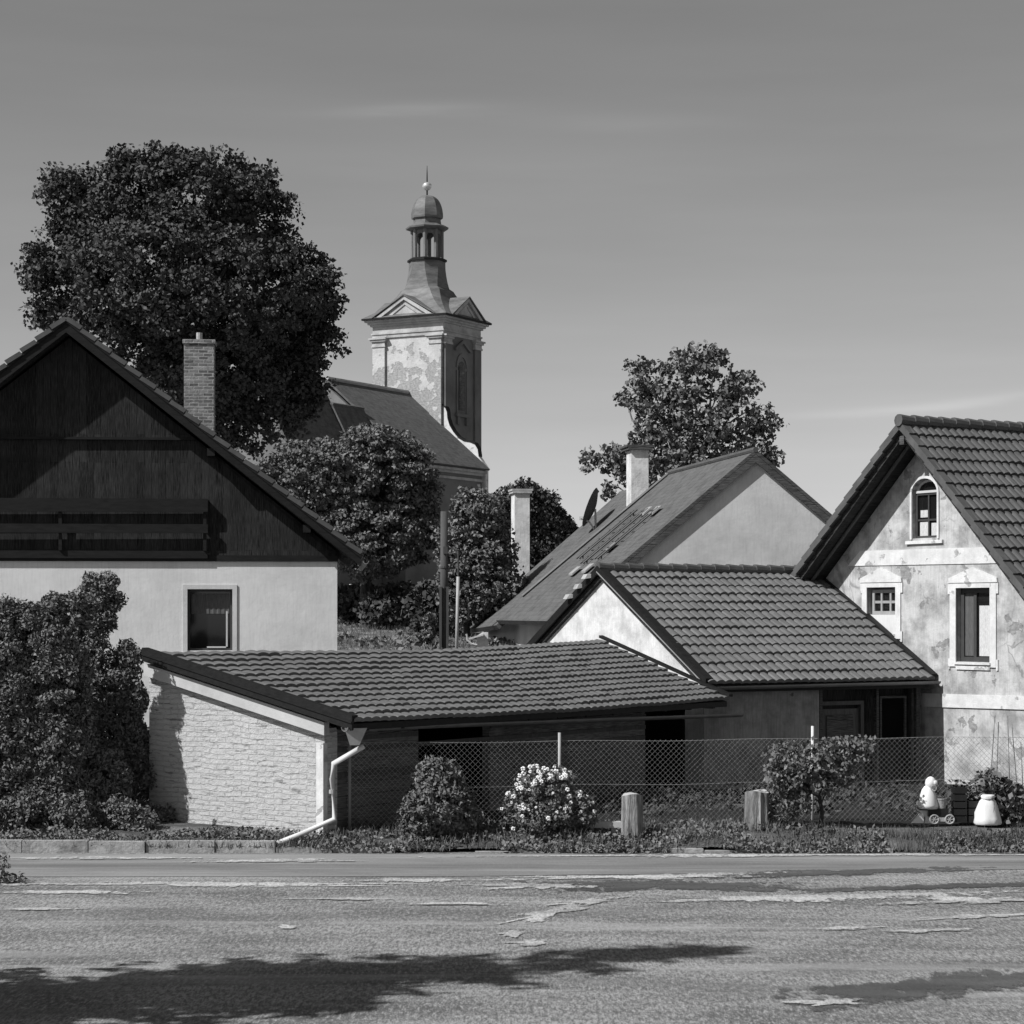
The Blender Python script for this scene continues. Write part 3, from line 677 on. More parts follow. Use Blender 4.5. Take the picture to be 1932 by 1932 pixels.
for u, w_, e in ((1549, .07, .36), (1655, .06, .34), (1757, .10, .32)):
    q = min(fq(u), bl-.12);    pf = MB(); pf.obox(bp(q, e, -.1), bd*w_, bb_*.09, Z*2.25); pf.build('porch_post', M['wood_brown'], br)
window(br, bp(0, .60, 1.0), bd, bn, fq(1672), fq(1722), on_plane(1700, 1395, bp(0, .6, 0), bd)[1], on_plane(1700, 1312, bp(0, .6, 0), bd)[1], -.03, M['wood_brown'], .05, pane_mat=M['void'])
half_gutter(bp(-.02, -.09, bE.z-.06), bp(bl+.14, -.09, bE.z-.03), .065).build('gutter', M['zinc_dark'], br)
fsc = MB(); fsc.obox(bp(0, .0, bE.z-.17), bd*(bl-.05), bb_*.03, Z*.13); fsc.build('fascia', M['wood_rail'], br)
gs = MB(); a = bp(.02, -.09, bE.z-.08); gs.tube([a, a-Z*.08-bd*.02, a-Z*.30-bd*.11], .042, 8); gs.build('downpipe', M['pipe'], br)
fl_ = MB(); fl_.prism([bp(bl+.02, -.02, bE.z+.07), bp(bl+.02, bh, bE.z+bridge+.07), bp(bl+.16, bh, bE.z+bridge+.07), bp(bl+.16, -.02, bE.z+.07)], Z*.045); fl_.build('flashing', M['wood_rail'], br)

# ================================================================== OLD HOUSE at right
Gd = V2(.515, -.857); Gr = V2(.857, .515); Gn = -Gr
A2 = V2(8.06, 45.0, 7.55); w0 = V2(8.64, 45.37, 7.55)
oh = thing('old_house', 'old house with peeling pale plaster, arched attic window and tiled roof at right', 'house', (10.5, 46.6, 0))
wl_ = lambda q, z, e=0: w0 + Gd*q + Gn*e + Z*(z-w0.z)
slL, slR = .87, .98
body = MB()
tz_ = lambda q: 7.55 - .30 - (slR*q if q > 0 else -slL*q)
body.prism([wl_(-4.3, -.3), wl_(4.3, -.3), wl_(4.3, tz_(4.3)), wl_(0, tz_(0)), wl_(-4.3, tz_(-4.3))], Gr*11)
def rect(u0, u1, v0, v1):
    uc = (u0+u1)/2; q0 = on_plane(u0, v1, w0, Gd)[0]; q1 = on_plane(u1, v1, w0, Gd)[0]
    return q0, q1, on_plane(uc, v1, w0, Gd)[1], on_plane(uc, v0, w0, Gd)[1]
at = rect(1722, 1769, 903, 1015); wlft = rect(1637, 1691, 1108, 1196); wrgt = rect(1805, 1869, 1109, 1249)
cut = MB()
for r_ in (wlft, wrgt): cut.obox(wl_(r_[0], r_[2], .2), Gd*(r_[1]-r_[0]), -Gn*.5, Z*(r_[3]-r_[2]))
hw = (at[1]-at[0])/2; zc = at[3]-hw*.75; qc = (at[0]+at[1])/2
arc = [wl_(at[0], at[2], .2), wl_(at[1], at[2], .2)] + [wl_(qc+hw*math.cos(t), zc+hw*.75*math.sin(t), .2) for t in [math.pi*k_/12 for k_ in range(13)]]
cut.prism(arc, -Gn*.5)
body.build('wall', M['old_plaster'], oh, cutters=cut)
# bands
for (e, pts_) in ((.02, ((1600.6, 1068), (1910, 1062), (1888, 1031.5), (1624, 1039.5))), (.03, ((1735, 1334.5), (1960, 1338), (1960, 1313.5), (1735, 1308.5)))):
    bnd = MB(); cs = []
    for (u, v) in pts_:
        q, z = on_plane(u, v, w0, Gd); lim = 4.25
        cs.append([q, z])
    if e == .02:
        for c_ in cs: c_[0] = max(min(c_[0], (7.15-c_[1])/slR), -(7.15-c_[1])/slL)
    else:
        cs[0][0] = cs[3][0] = -1.2; cs[1][0] = cs[2][0] = 4.25
    bnd.prism([wl_(q, z, e) for q, z in cs], -Gn*.05); bnd.build('wall_band', M['trim_plaster'], oh)
# surrounds with small gables over the two windows
def surround(r_, m_, topv, hood=True):
    q0, q1, z0, z1 = r_; s_ = MB(); wq = m_
    for (a, b2, c, e) in ((q0-wq, q0, z0-.10, z1+.10), (q1, q1+wq, z0-.10, z1+.10), (q0, q1, z1, z1+.10), (q0, q1, z0-.16, z0-.06)):
        s_.obox(wl_(a, c, .03), Gd*(b2-a), -Gn*.06, Z*(e-c))
    for (a, b2, c, e) in ((q0-wq-.06, q0-wq-.002, z1-.12, z1+.10), (q1+wq+.002, q1+wq+.06, z1-.12, z1+.10), (q0-wq-.05, q0-wq-.002, z0-.16, z0+.06), (q1+wq+.002, q1+wq+.05, z0-.16, z0+.06)):
        s_.obox(wl_(a, c, .028), Gd*(b2-a), -Gn*.05, Z*(e-c))
    if hood:
        s_.prism([wl_(q0-wq-.05, z1+.105, .045), wl_(q1+wq+.05, z1+.105, .045), wl_(q1+wq+.03, z1+.20, .045), wl_((q0+q1)/2, z1+.42, .045), wl_(q0-wq-.03, z1+.20, .045)], -Gn*.06)
    return s_.build('window_surround', M['trim_plaster'], oh)
surround(wlft, .16, 0); surround(wrgt, .18, 0)
# plastered frame of the attic window
s_ = MB(); wq = .06
for (a, b2) in ((at[0]-wq, at[0]-.005), (at[1]+.005, at[1]+wq)): s_.obox(wl_(a, at[2]-.02, .03), Gd*(b2-a), -Gn*.06, Z*(zc-at[2]+.02))
for k_ in range(12):
    t0, t1 = math.pi*k_/12, math.pi*(k_+1)/12
    s_.prism([wl_(qc+(hw+rr)*math.cos(t), zc+(hw*.75+rr)*math.sin(t), .03) for (rr, t) in ((.005, t0), (wq, t0), (wq, t1), (.005, t1))], -Gn*.06)
s_.obox(wl_(at[0]-.18, at[2]-.12, .05), Gd*(at[1]-at[0]+.36), -Gn*.07, Z*.07)
s_.build('window_surround', M['trim_plaster'], oh)
wf = window(oh, w0, Gd, Gn, at[0], at[1], at[2], zc, .14, M['frame_dark'], .05, (.5,), (.40,), curtain=[(.12, .45, .05, .36, M['curtain']), (.58, .9, .05, .33, M['curtain']), (.14, .44, .46, .62, M['curtain'])])
fan = MB(); fan.prism([wl_(qc+hw*math.cos(t), zc+.03+(hw*.75-.03)*math.sin(t), -.14) for t in [math.pi*k_/12 for k_ in range(13)]], -Gn*.02); fan.build('pane', M['glass'], wf)
fb = MB(); fb.obox(wl_(at[0]+.01, zc-.005, -.12), Gd*(at[1]-at[0]-.02), Gn*.05, Z*.05)
for k_ in range(12):
    t0, t1 = math.pi*k_/12, math.pi*(k_+1)/12
    fb.prism([wl_(qc+(hw-rr)*math.cos(t), zc+.04+(hw*.75-.04-rr)*math.sin(t), -.135) for (rr, t) in ((.06, t0), (.01, t0), (.01, t1), (.06, t1))], Gn*.03)
fb.build('transom', M['wood_frame'], wf)
window(oh, w0, Gd, Gn, wrgt[0], wrgt[1], wrgt[2], wrgt[3], .16, M['frame_dark'], .10, (.42,), (), curtain=[(.52, .90, .08, .76, M['curtain']), (.10, .38, .08, .93, M['curtain_dim'])])
si = MB(); si.obox(wl_(wrgt[0]-.03, wrgt[2]-.055, .06), Gd*(wrgt[1]-wrgt[0]+.06), -Gn*.2, Z*.045); si.build('sill', M['trim_plaster'], oh)
zsp = wlft[2]+(wlft[3]-wlft[2])*.42
window(oh, w0, Gd, Gn, wlft[0]+.05, wlft[1], zsp, wlft[3]-.05, .14, M['frame_grey'], .07, (.33, .66), (.5,))
bf = MB(); bf.obox(wl_(wlft[0]+.005, wlft[2], -.05), Gd*(wlft[1]-wlft[0]-.01), -Gn*.1, Z*(zsp-wlft[2]-.005)); bf.build('window_infill', M['grey_plaster'], oh)
# roof
op = lambda q, t, dz=0: A2 + Gd*q + Gr*t + Z*(-(slR*q if q > 0 else -slL*q) + dz)
roof_tiles(op(4.9, 0), op(4.9, 11.9), op(0, 0), op(0, 11.9), 18, 60, .042, .05).build('roof', M['tile_dark'], oh)
roof_tiles(op(-4.9, 11.9), op(-4.9, 0), op(0, 11.9), op(0, 0), 17, 60, .042, .05).build('roof', M['tile_dark'], oh)
d_ = slab(op(4.85, .05), op(4.85, 11.8), op(0, .05), op(0, 11.8), .16, -.01); e_ = slab(op(-4.85, .05), op(-4.85, 11.8), op(0, .05), op(0, 11.8), .16, -.01)
i = len(d_.v); d_.v += e_.v; d_.f += [tuple(a+i for a in f) for f in e_.f]; d_.build('roof_deck', M['wood_soffit'], oh)
ridge_caps(op(0, -.08, .06), op(0, 11.9, .06), 32, .12).build('ridge_tile', M['tile_dark'], oh)
vt = MB()
for sg, sl2, n_ in ((1, slR, 18), (-1, slL, 17)):
    dv = op(sg*4.9, 0) - op(0, 0); dn = dv.normalized(); upv = Z - dn*dn.z; upv.normalize()
    for k_ in range(n_):
        p = op(0, -.06) + dv*(k_/n_) - upv*.09; a = dn*(dv.length/n_)
        vt.prism([p, p+a+upv*.03, p+a+upv*.17, p+upv*.14], Gr*.19)
vt.build('verge_tile', M['tile_dark'], oh)
pu = MB(); pu.obox(wl_(-.07, tz_(0)-.12, .66), Gd*.14, -Gn*.64, Z*.18)
pu.build('purlin', M['wood_brown'], oh)
rb = MB()
a, c = op(0, .30, -.28), op(-4.6, .30, -.28); rb.prism([a, c, c-Z*.06, a-Z*.06], Gr*.05)
rb.build('soffit_batten', M['wood_door'], oh)

# ================================================================== REAR HOUSE
rR = V2(-.17, .985); rG = V2(.998, .06)
rV = P(1425, 850, 52.0)
rh = thing('slate_house', 'house with long slate roof, grey plaster gable and roof ladder behind the barn', 'house', (rV.x, rV.y+6, 1.5))
rq = lambda s, q, z: V2(rV.x, rV.y, z) + rG*s + rR*q
ra_ = .84
zz_ = lambda s: rV.z - ra_*abs(s)
rb_ = MB(); rb_.prism([rq(-4.2, .07, .5), rq(4.2, .07, .5), rq(4.2, .07, zz_(4.2)-.2), rq(0, .07, zz_(0)-.2), rq(-4.2, .07, zz_(4.2)-.2)], rR*8.3); rb_.prism([rq(-4.2, 8.38, .5), rq(4.2, 8.38, .5), rq(4.2, 8.38, zz_(4.2)-.62), rq(0, 8.38, zz_(0)-.62), rq(-4.2, 8.38, zz_(4.2)-.62)], rR*6.3)
rb_.build('wall', M['grey_plaster'], rh)
def flat_roof(b, c4, t=.14):
    s_ = slab(*c4, t); i = len(b.v); b.v += s_.v; b.f += [tuple(a+i for a in f) for f in s_.f]
r1 = MB(); flat_roof(r1, (rq(-4.84, 0, zz_(4.84)), rq(-4.84, 8.5, zz_(4.84)), rq(0, 0, rV.z), rq(0, 8.5, rV.z)))
flat_roof(r1, (rq(4.84, 0, zz_(4.84)), rq(4.84, 8.5, zz_(4.84)), rq(0, 0, rV.z), rq(0, 8.5, rV.z)))
r1.build('roof', M['slate'], rh)
r2 = MB(); flat_roof(r2, (rq(-4.84, 8.51, zz_(4.84)-.14), rq(-4.84, 14.8, zz_(4.84)-.32), rq(0, 8.51, rV.z-.14), rq(0, 14.8, rV.z-.14)))
flat_roof(r2, (rq(4.84, 8.51, zz_(4.84)-.14), rq(4.84, 14.8, zz_(4.84)-.14), rq(0, 8.51, rV.z-.14), rq(0, 14.8, rV.z-.14)))
r2.build('roof', M['slate'], rh)
vb_ = MB()
for sg in (-1, 1):
    a, c = rq(0, -.04, rV.z+.02), rq(sg*4.86, -.04, zz_(4.86)+.02)
    vb_.prism([a, c, c-Z*.10, a-Z*.10], rR*.05); vb_.prism([a-Z*.11, c-Z*.11, c-Z*.27, a-Z*.30], rR*.03)
    a, c = rq(0, .02, rV.z-.02), rq(sg*4.86, .02, zz_(4.86)-.02)
vb_.build('barge_board', M['wood_brown'], rh)
rdg = MB(); rdg.tube([rq(0, -.05, rV.z+.02), rq(0, 8.5, rV.z+.02)], .07, 8); rdg.tube([rq(-.0, 8.5, rV.z+.02), rq(-1.8, 8.5, rV.z+.03-ra_*1.8), rq(-4.1, 8.5, zz_(4.1)+.03)], .05, 6); rdg.build('ridge_tile', M['tile_dark'], rh)
# roof ladders (dark rungs and pale rails) and snow boards
def rs(s, q, h=.0): return rq(-s, q, zz_(s)+h)
for (q, sa, sb2) in ((3.3, 1.55, 3.1), (4.6, 1.5, 3.2), (6.1, 1.45, 3.0)):
    ld = MB(); ld.tube([rs(sa, q, .10), rs(sb2, q, .10)], .030, 6); ld.tube([rs(sa, q+.38, .10), rs(sb2, q+.38, .10)], .030, 6)
    n_ = int((sb2-sa)/.28)
    for k_ in range(n_): s3 = sa+.1+k_*.28; ld.tube([rs(s3, q, .11), rs(s3, q+.38, .11)], .022, 5)
    for s3 in (sa+.1, sb2-.1): ld.tube([rs(s3, q, .0), rs(s3, q, .12)], .02, 5); ld.tube([rs(s3, q+.38, .0), rs(s3, q+.38, .12)], .02, 5)
    ld.build('roof_ladder', M['frame_dark'], rh)
for (q, s3) in ((3.0, 3.25), (4.4, 3.3), (3.3, 2.6), (4.4, 1.45), (3.2, 1.5)): sg_ = MB(); sg_.obox(rs(s3, q, .05), rR*.5, rs(s3+.22, q)-rs(s3, q), Z*.05); sg_.build('roof_step', M['frame_grey'], rh)
def chimney(u0, u1, vtop, y, zbase, par, cap_mat, flare=.06):
    a = P(u0, vtop, y); w_ = (u1-u0)/F*y*.86; zt = a.z; a.z = zbase
    b = MB(); b.obox(a, rG*w_, rR*.62, Z*(zt-.16-zbase)); o = b.build('chimney', M['barn_plaster'], par)
    k_ = MB(); k_.obox(a - rG*flare - rR*flare + Z*(zt-.155-zbase), rG*(w_+2*flare), rR*(.62+2*flare), Z*.07); k_.obox(a - rG*flare*1.4 - rR*flare + Z*(zt-.08-zbase), rG*(w_+3*flare), rR*(.62+2*flare), Z*.06)
    k_.build('chimney_cap', cap_mat, o); return o
chimney(971, 1004, 921, 66.4, 3.4, rh, M['concrete'])
chimney(1191, 1229, 838, 61.5, 6.2, rh, M['wood_brown'], .10)
# satellite dish with pale arm
sdish = thing('satellite_dish', 'grey satellite dish on a pale bracket at the far edge of the slate roof', 'satellite dish', P(1126, 1003, 63.5))
c = P(1122, 960, 63.5); dsh = MB(); ax = Vector((-.92, .2, .34)).normalized(); t1_ = ax.cross(Z).normalized(); t2_ = ax.cross(t1_)
i0 = 0; n_ = 20
for rr, dd in ((.02, .0), (.25, .03), (.45, .09), (.56, .15)):
    for k_ in range(n_):
        t = 2*math.pi*k_/n_; dsh.v.append(tuple(c + ax*dd + (t1_*math.cos(t) + t2_*math.sin(t)*1.08)*rr))
for r_ in range(3):
    for k_ in range(n_): a = r_*n_+k_; b2 = r_*n_+(k_+1) % n_; dsh.f.append((a, b2, b2+n_, a+n_))
dsh.f.append(tuple(range(n_-1, -1, -1)))
dsh.build('dish', M['dish'], sdish, True)
arm = MB(); arm.tube([c - ax*.02, P(1124, 1003, 63.4)], .03, 6); arm.tube([P(1124, 1003, 63.4), P(1112, 985, 63.4), P(1096, 977, 63.4)], .03, 6); arm.obox(P(1093, 981, 63.4), (.16, 0, 0), (0, .1, 0), (0, 0, .10)); arm.build('bracket', M['wood_frame'], sdish)
# ================================================================== CHURCH
cN = V2(.479, .878); cL = V2(-.878, .479)
ct = V2(-5.4, 138.2)                        # middle of the tower
ta, tb = 2.5, 2.3                             # half sides along cL and cN
cz = lambda v, y=137: EYE + (HZ - v)/F*y
chz = 4.6
chh = thing('church', 'baroque church with onion topped tower and peeling plaster behind the round tree', 'church', (ct.x-3, ct.y-5, chz))
cp_ = lambda l, n_, z: V2(ct.x, ct.y, z) + cL*l + cN*n_
def loft(rings, closed=True):
    b = MB(); n = len(rings[0])
    for r_ in rings: b.v += [tuple(p) for p in r_]
    for k_ in range(len(rings)-1):
        for j in range(n):
            a = k_*n+j; c = k_*n+(j+1) % n; b.f.append((a, a+n, c+n, c))
    b.f.append(tuple(range(n))); b.f.append(tuple((len(rings)-1)*n+j for j in range(n-1, -1, -1)))
    return b
def ring(a, b, ch, z):
    pts = [(a-ch, -b), (a, -b+ch), (a, b-ch), (a-ch, b), (-a+ch, b), (-a, b-ch), (-a, -b+ch), (-a+ch, -b)]
    return [cp_(l, n_, z) for l, n_ in pts]
zc0 = cz(612); zt0 = chz-.5
tw = loft([ring(ta, tb, .001, zt0), ring(ta, tb, .001, zc0)])
cut = MB()   # tall arched window niche on the shaded side (faces -cL)
def niche(mb, face, w_, z0, z1, dep):
    # face 'R': plane l=-ta, along cN ; face 'F': plane n=-tb, along cL
    pts = [(-w_, z0), (w_, z0)] + [(w_*math.cos(t), z1 - w_ + w_*math.sin(t)) for t in [math.pi*k_/8 for k_ in range(9)]]
    if face == 'R': mb.prism([cp_(-ta-.3, q, z) for q, z in pts], cL*dep)
    else: mb.prism([cp_(q, -tb-.3, z) for q, z in pts], cN*dep)
zw0, zw1 = cz(775), cz(682)
niche(cut, 'R', .42, zw0, zw1, .75)
tw.build('tower', M['church_tower'], chh, cutters=cut)
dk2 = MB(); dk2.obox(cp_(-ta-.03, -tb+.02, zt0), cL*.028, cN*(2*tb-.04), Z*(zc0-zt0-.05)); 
cut2 = MB(); niche(cut2, 'R', .42, zw0, zw1, .75); dk2.build('painted_shade_sheet', M['church_grey'], chh, cutters=cut2)  # thin sheet over the right face, its shade painted in by the darker plaster
wi = MB(); wi.obox(cp_(-ta+.38, -.45, zw0-.1), cL*.05, cN*.9, Z*(zw1-zw0+.2)); wi.build('tower_window', M['tower_window'], chh)
# window trim, hood mould and panel frames
tr = MB()
for sg in (-1, 1): tr.obox(cp_(-ta-.11, sg*.62-.09, zw0-.2), cL*.09, cN*.18, Z*(zw1-zw0-.4))
for k_ in range(10):
    t0, t1 = math.pi*k_/10, math.pi*(k_+1)/10
    tr.prism([cp_(-ta-.11, rr*math.cos(t), zw1-.42+rr*math.sin(t)*1.25) for rr, t in ((.53, t0), (.73, t0), (.73, t1), (.53, t1))], cL*.09)
tr.prism([cp_(-ta-.2, -1.0, zw1+.75), cp_(-ta-.2, 0, zw1+1.35), cp_(-ta-.2, 1.0, zw1+.75), cp_(-ta-.2, .9, zw1+.60), cp_(-ta-.2, 0, zw1+1.12), cp_(-ta-.2, -.9, zw1+.60)], cL*.17)
tr.obox(cp_(-ta-.22, -.85, zw0-.42), cL*.2, cN*1.7, Z*.2); tr.obox(cp_(-ta-.18, -.7, zw0-.9), cL*.16, cN*.3, Z*.5); tr.obox(cp_(-ta-.18, .4, zw0-.9), cL*.16, cN*.3, Z*.5)
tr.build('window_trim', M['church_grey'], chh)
# corner pilasters with capitals
zcap0, zcap1 = cz(655), cz(640)
def pil(l, n_, wl2, wn, mat_=None):
    b = MB(); b.obox(cp_(l, n_, zt0), cL*wl2, cN*wn, Z*(zcap0-zt0)); b.build('pilaster', mat_ or M['church_tower'], chh)
    b = MB()
    for k_, (e, z0, h) in enumerate(((.06, zcap0, .12), (.02, zcap0+.12, .22), (.12, zcap0+.34, .13), (.20, zcap0+.47, .10))):
        b.obox(cp_(l-e, n_-e, z0), cL*(wl2+2*e), cN*(wn+2*e), Z*h)
    b.build('capital', M['church_plaster'], chh)
pil(ta-.85, -tb-.16, .9, .13); pil(-ta+.03, -tb-.16, .85, .13)
pil(-ta-.17, -tb+.05, .13, .8, M['church_grey']); pil(-ta-.17, tb-.8, .13, .8, M['church_grey'])  # right-hand pair takes the plaster with shade painted in
# architrave and cornice
co_ = MB()
def frame_ring(e, z, h): co_.obox(cp_(-ta-e, -tb-e, z), cL*(2*ta+2*e), cN*(2*tb+2*e), Z*h)
frame_ring(.10, cz(638), .22); frame_ring(.16, cz(638)+.22, .10); frame_ring(.08, cz(638)+.32, .55); frame_ring(.20, cz(616), .12)
frame_ring(.32, cz(616)+.12, .14); frame_ring(.46, cz(616)+.26, .12); co_.build('cornice', M['church_plaster'], chh)
ck = MB(); ck.obox(cp_(-ta-.60, -tb-.60, cz(616)+.382), cL*(2*ta+1.2), cN*(2*tb+1.2), Z*.10); ck.build('cornice_cover', M['wood_rail'], chh)
zr = cz(616)+.486
# pediments on the four sides
pe = MB()
for face in ('F', 'R', 'B', 'K'):
    w_ = 1.75 if face in 'FB' else 1.55
    hh = 1.15
    def q_(x, z, e):
        if face == 'F': return cp_(x, -tb-e, z)
        if face == 'B': return cp_(x, tb+e, z)
        if face == 'R': return cp_(-ta-e, x, z)
        return cp_(ta+e, x, z)
    ext = {'F': cN, 'B': -cN, 'R': cL, 'K': -cL}[face]
    pe.prism([q_(-w_, zr+.005, .38), q_(w_, zr+.005, .38), q_(0, zr+hh-.1, .38)], ext*1.2)
    for sg in (-1, 1):
        pe.prism([q_(sg*(w_+.35), zr+.0, .56), q_(0, zr+hh+.12, .56), q_(0, zr+hh-.12, .56), q_(sg*(w_), zr-.02, .56)], ext*1.5)
        pe.prism([q_(sg*(w_*.75), zr+.1, .44), q_(0, zr+hh*.68+.12, .44), q_(0, zr+hh*.68-.06, .44), q_(sg*(w_*.55), zr+.1, .44)], ext*.3)
pe.build('pediment', M['church_plaster'], chh)
# small roofs on the pediments
pr_ = MB()
for face in ('F', 'R', 'B', 'K'):
    w_ = 1.75 if face in 'FB' else 1.55
    ext = {'F': cN, 'B': -cN, 'R': cL, 'K': -cL}[face]
    def q_(x, z, e):
        if face == 'F': return cp_(x, -tb-e, z)
        if face == 'B': return cp_(x, tb+e, z)
        if face == 'R': return cp_(-ta-e, x, z)
        return cp_(ta+e, x, z)
    for sg in (-1, 1):
        pr_.prism([q_(sg*(w_+.55), zr+.06, .64), q_(0, zr+1.15+.22, .64), q_(0, zr+1.15+.14, .64), q_(sg*(w_+.55), zr-.0, .64)], ext*1.9)
pr_.build('pediment_roof', M['copper'], chh)
# flared roof
zn = cz(489); rings = []
K = [(0, 1.0), (.06, .90), (.14, .775), (.26, .635), (.40, .525), (.55, .45), (.72, .40), (.88, .372), (1, .36)]
def kk(t):
    for (t0, s0), (t1, s1) in zip(K, K[1:]):
        if t <= t1: return s0+(s1-s0)*(t-t0)/(t1-t0)
for t in [q/22 for q in range(23)]:
    s_ = .36 + .64*(1-t)**2.9*(1.0) + .05*t*(1-t)
    a, b_ = (ta+.62)*s_, (tb+.62)*s_
    a = a*(1-t) + 1.08*t*1 if t > .5 else a; b_ = b_*(1-t) + 1.08*t if t > .5 else b_
    chf = (.0 + .60*min(1, t*1.15))*min(a, b_)*.98*(.98)
    rings.append(ring(a, b_, max(.002, min(chf, .586*min(a, b_))), zr + (zn-zr)*t))
loft(rings).build('tower_roof', M['copper'], chh)
seam = MB()
for k_, (t, s_) in enumerate(K[4:8]):
    pass
# lantern
def oring(r_, z): return [cp_(r_*math.cos(math.pi/8+math.pi/4*j)/math.cos(math.pi/8), r_*math.sin(math.pi/8+math.pi/4*j)/math.cos(math.pi/8), z) for j in range(8)]
zl0, zl1 = cz(482), cz(430)
b = loft([oring(1.18, zn), oring(1.18, zn+.12), oring(1.02, zn+.2)]); b.build('lantern_base', M['wood_rail'], chh)
lp = MB()
R_ = .93/math.cos(math.pi/8)
for j in range(8):
    t = math.pi/8+math.pi/4*j; c = cp_(R_*.93*math.cos(t), R_*.93*math.sin(t), zn+.2)
    lp.tube([c, c+Z*(zl1-zn-.2)], .13, 8)
    t2_ = t+math.pi/4; c2 = cp_(R_*.93*math.cos(t2_), R_*.93*math.sin(t2_), zn+.2)
    dv = (c2-c); L_ = dv.length; dn = dv.normalized(); inn = (cp_(0, 0, 0) - V2(((c+c2)/2).x, ((c+c2)/2).y)).normalized()
    # arched head of each opening
    hz_ = zl1-zn-.2
    for side in (0, 1):
        pts = []
        for k_ in range(7):
            a_ = math.pi/2*k_/6; x = L_/2 - (L_/2-.1)*math.cos(a_); z = hz_-.55+.33*math.sin(a_)
            pts.append((x, z))
        pts += [(L_/2, hz_), (0, hz_), (0, pts[0][1])]
        if side: pts = [(L_-x, z) for x, z in pts]
        lp.prism([c + dn*x + Z*z for x, z in pts], inn*.12)
lp.build('lantern', M['church_grey'], chh)
b = loft([oring(1.0, zl1), oring(1.26, zl1+.10), oring(1.28, zl1+.20), oring(1.0, zl1+.36), oring(.84, zl1+.42), oring(.80, zl1+.74)]); b.build('lantern_cornice', M['copper'], chh)
zd0, zd1 = zl1+.74, cz(362)
dr = [oring(.80, zd0), oring(.93, zd0+.04), oring(.95, zd0+.16)]
for k_ in range(1, 11):
    t = k_/10; dr.append(oring(max(.035, .95*math.cos(t*math.pi/2)**.72), zd0+.16+(zd1-zd0-.16)*math.sin(t*math.pi/2)**1.05 if k_ < 10 else zd1))
loft(dr).build('onion_dome', M['copper'], chh)
sp = MB(); sp.tube([cp_(0, 0, zd1-.1), cp_(0, 0, cz(350))], .05, 6); sp.tube([cp_(0, 0, cz(340)), cp_(0, 0, cz(322)), cp_(0, 0, cz(305))], [.045, .035, .012], 6)
sp.build('spire', M['wood_rail'], chh)
ba = MB(); ba.lathe(cp_(0, 0, cz(344)), [(.02, -.30), (.16, -.25), (.27, -.12), (.31, 0), (.27, .12), (.15, .22), (.02, .26)], 14); ba.build('ball', M['gold'], chh, True)
# nave
nz, ne = 17.5, 12.55; nl = -11.5
def nv(s_, n_, z): return V2(ct.x, ct.y, z) - cL*s_ + cN*n_
hwN = 5.9
nw = MB(); nw.prism([nv(-5.3, nl+.2, 3.5), nv(5.3, nl+.2, 3.5), nv(5.3, nl+.2, 12.6), nv(0, nl+.2, nz-.5), nv(-5.3, nl+.2, 12.6)], cN*(-tb-nl-.25))
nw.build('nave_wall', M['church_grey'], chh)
cc = MB()
for k_, (e, z0, h) in enumerate(((.08, 11.75, .16), (.22, 12.1, .16), (.38, 12.26, .16))): cc.obox(nv(5.3, nl+.1, z0), -cL*e, cN*(-tb-nl-.12), Z*h)
cc.build('nave_cornice', M['church_plaster'], chh)
rf = MB(); flat_roof(rf, (nv(5.9, nl, ne), nv(5.9, -tb-.02, ne), nv(0, nl, nz), nv(0, -tb-.02, nz)), .12); flat_roof(rf, (nv(-5.9, nl, ne), nv(-5.9, -tb-.02, ne), nv(0, nl, nz), nv(0, -tb-.02, nz)), .12)
rf.build('nave_roof', M['church_slate'], chh)
rg = MB(); rg.tube([nv(0, nl, nz+.05), nv(0, -tb-.05, nz+.05)], .12, 6); rg.build('nave_ridge', M['church_plaster'], chh)
# facade wall with its curved shoulder rising beside the tower
fp = [(-2.4, 3.5), (5.55, 3.5), (5.55, ne+.15)]
def sh_uv(u, v): q, z = on_plane(u, v, nv(0, -tb+.1, 0), -cL); return (q, z)
fp += [sh_uv(905, 862), sh_uv(903, 848), sh_uv(897, 838), sh_uv(888, 834), sh_uv(876, 832), sh_uv(866, 826), sh_uv(857, 815), sh_uv(850, 803), sh_uv(846, 790), sh_uv(845, 778), sh_uv(842, 770), (2.45, cz(770)), (2.3, cz(770)), (-2.4, cz(770))]
fc = MB(); fc.prism([nv(s_, -tb+.02, z) for s_, z in fp], cN*.35); fc.build('facade_wall', M['trim_plaster'], chh)
ft = MB()
for (a, c) in zip(fp[3:15], fp[4:15]): ft.prism([nv(a[0], -tb-.03, a[1]), nv(c[0], -tb-.03, c[1]), nv(c[0], -tb-.03, c[1]+.10), nv(a[0], -tb-.03, a[1]+.10)], cN*.45)
ft.build('facade_coping', M['wood_rail'], chh)
fk = MB()   # facade wall continued on the far side, hidden by the nave roof
fk.prism([nv(-5.55, -tb+.02, 3.5), nv(-2.41, -tb+.02, 3.5), nv(-2.41, -tb+.02, 14.6), nv(-5.55, -tb+.02, ne)], cN*.35); fk.build('facade_wall', M['trim_plaster'], chh)
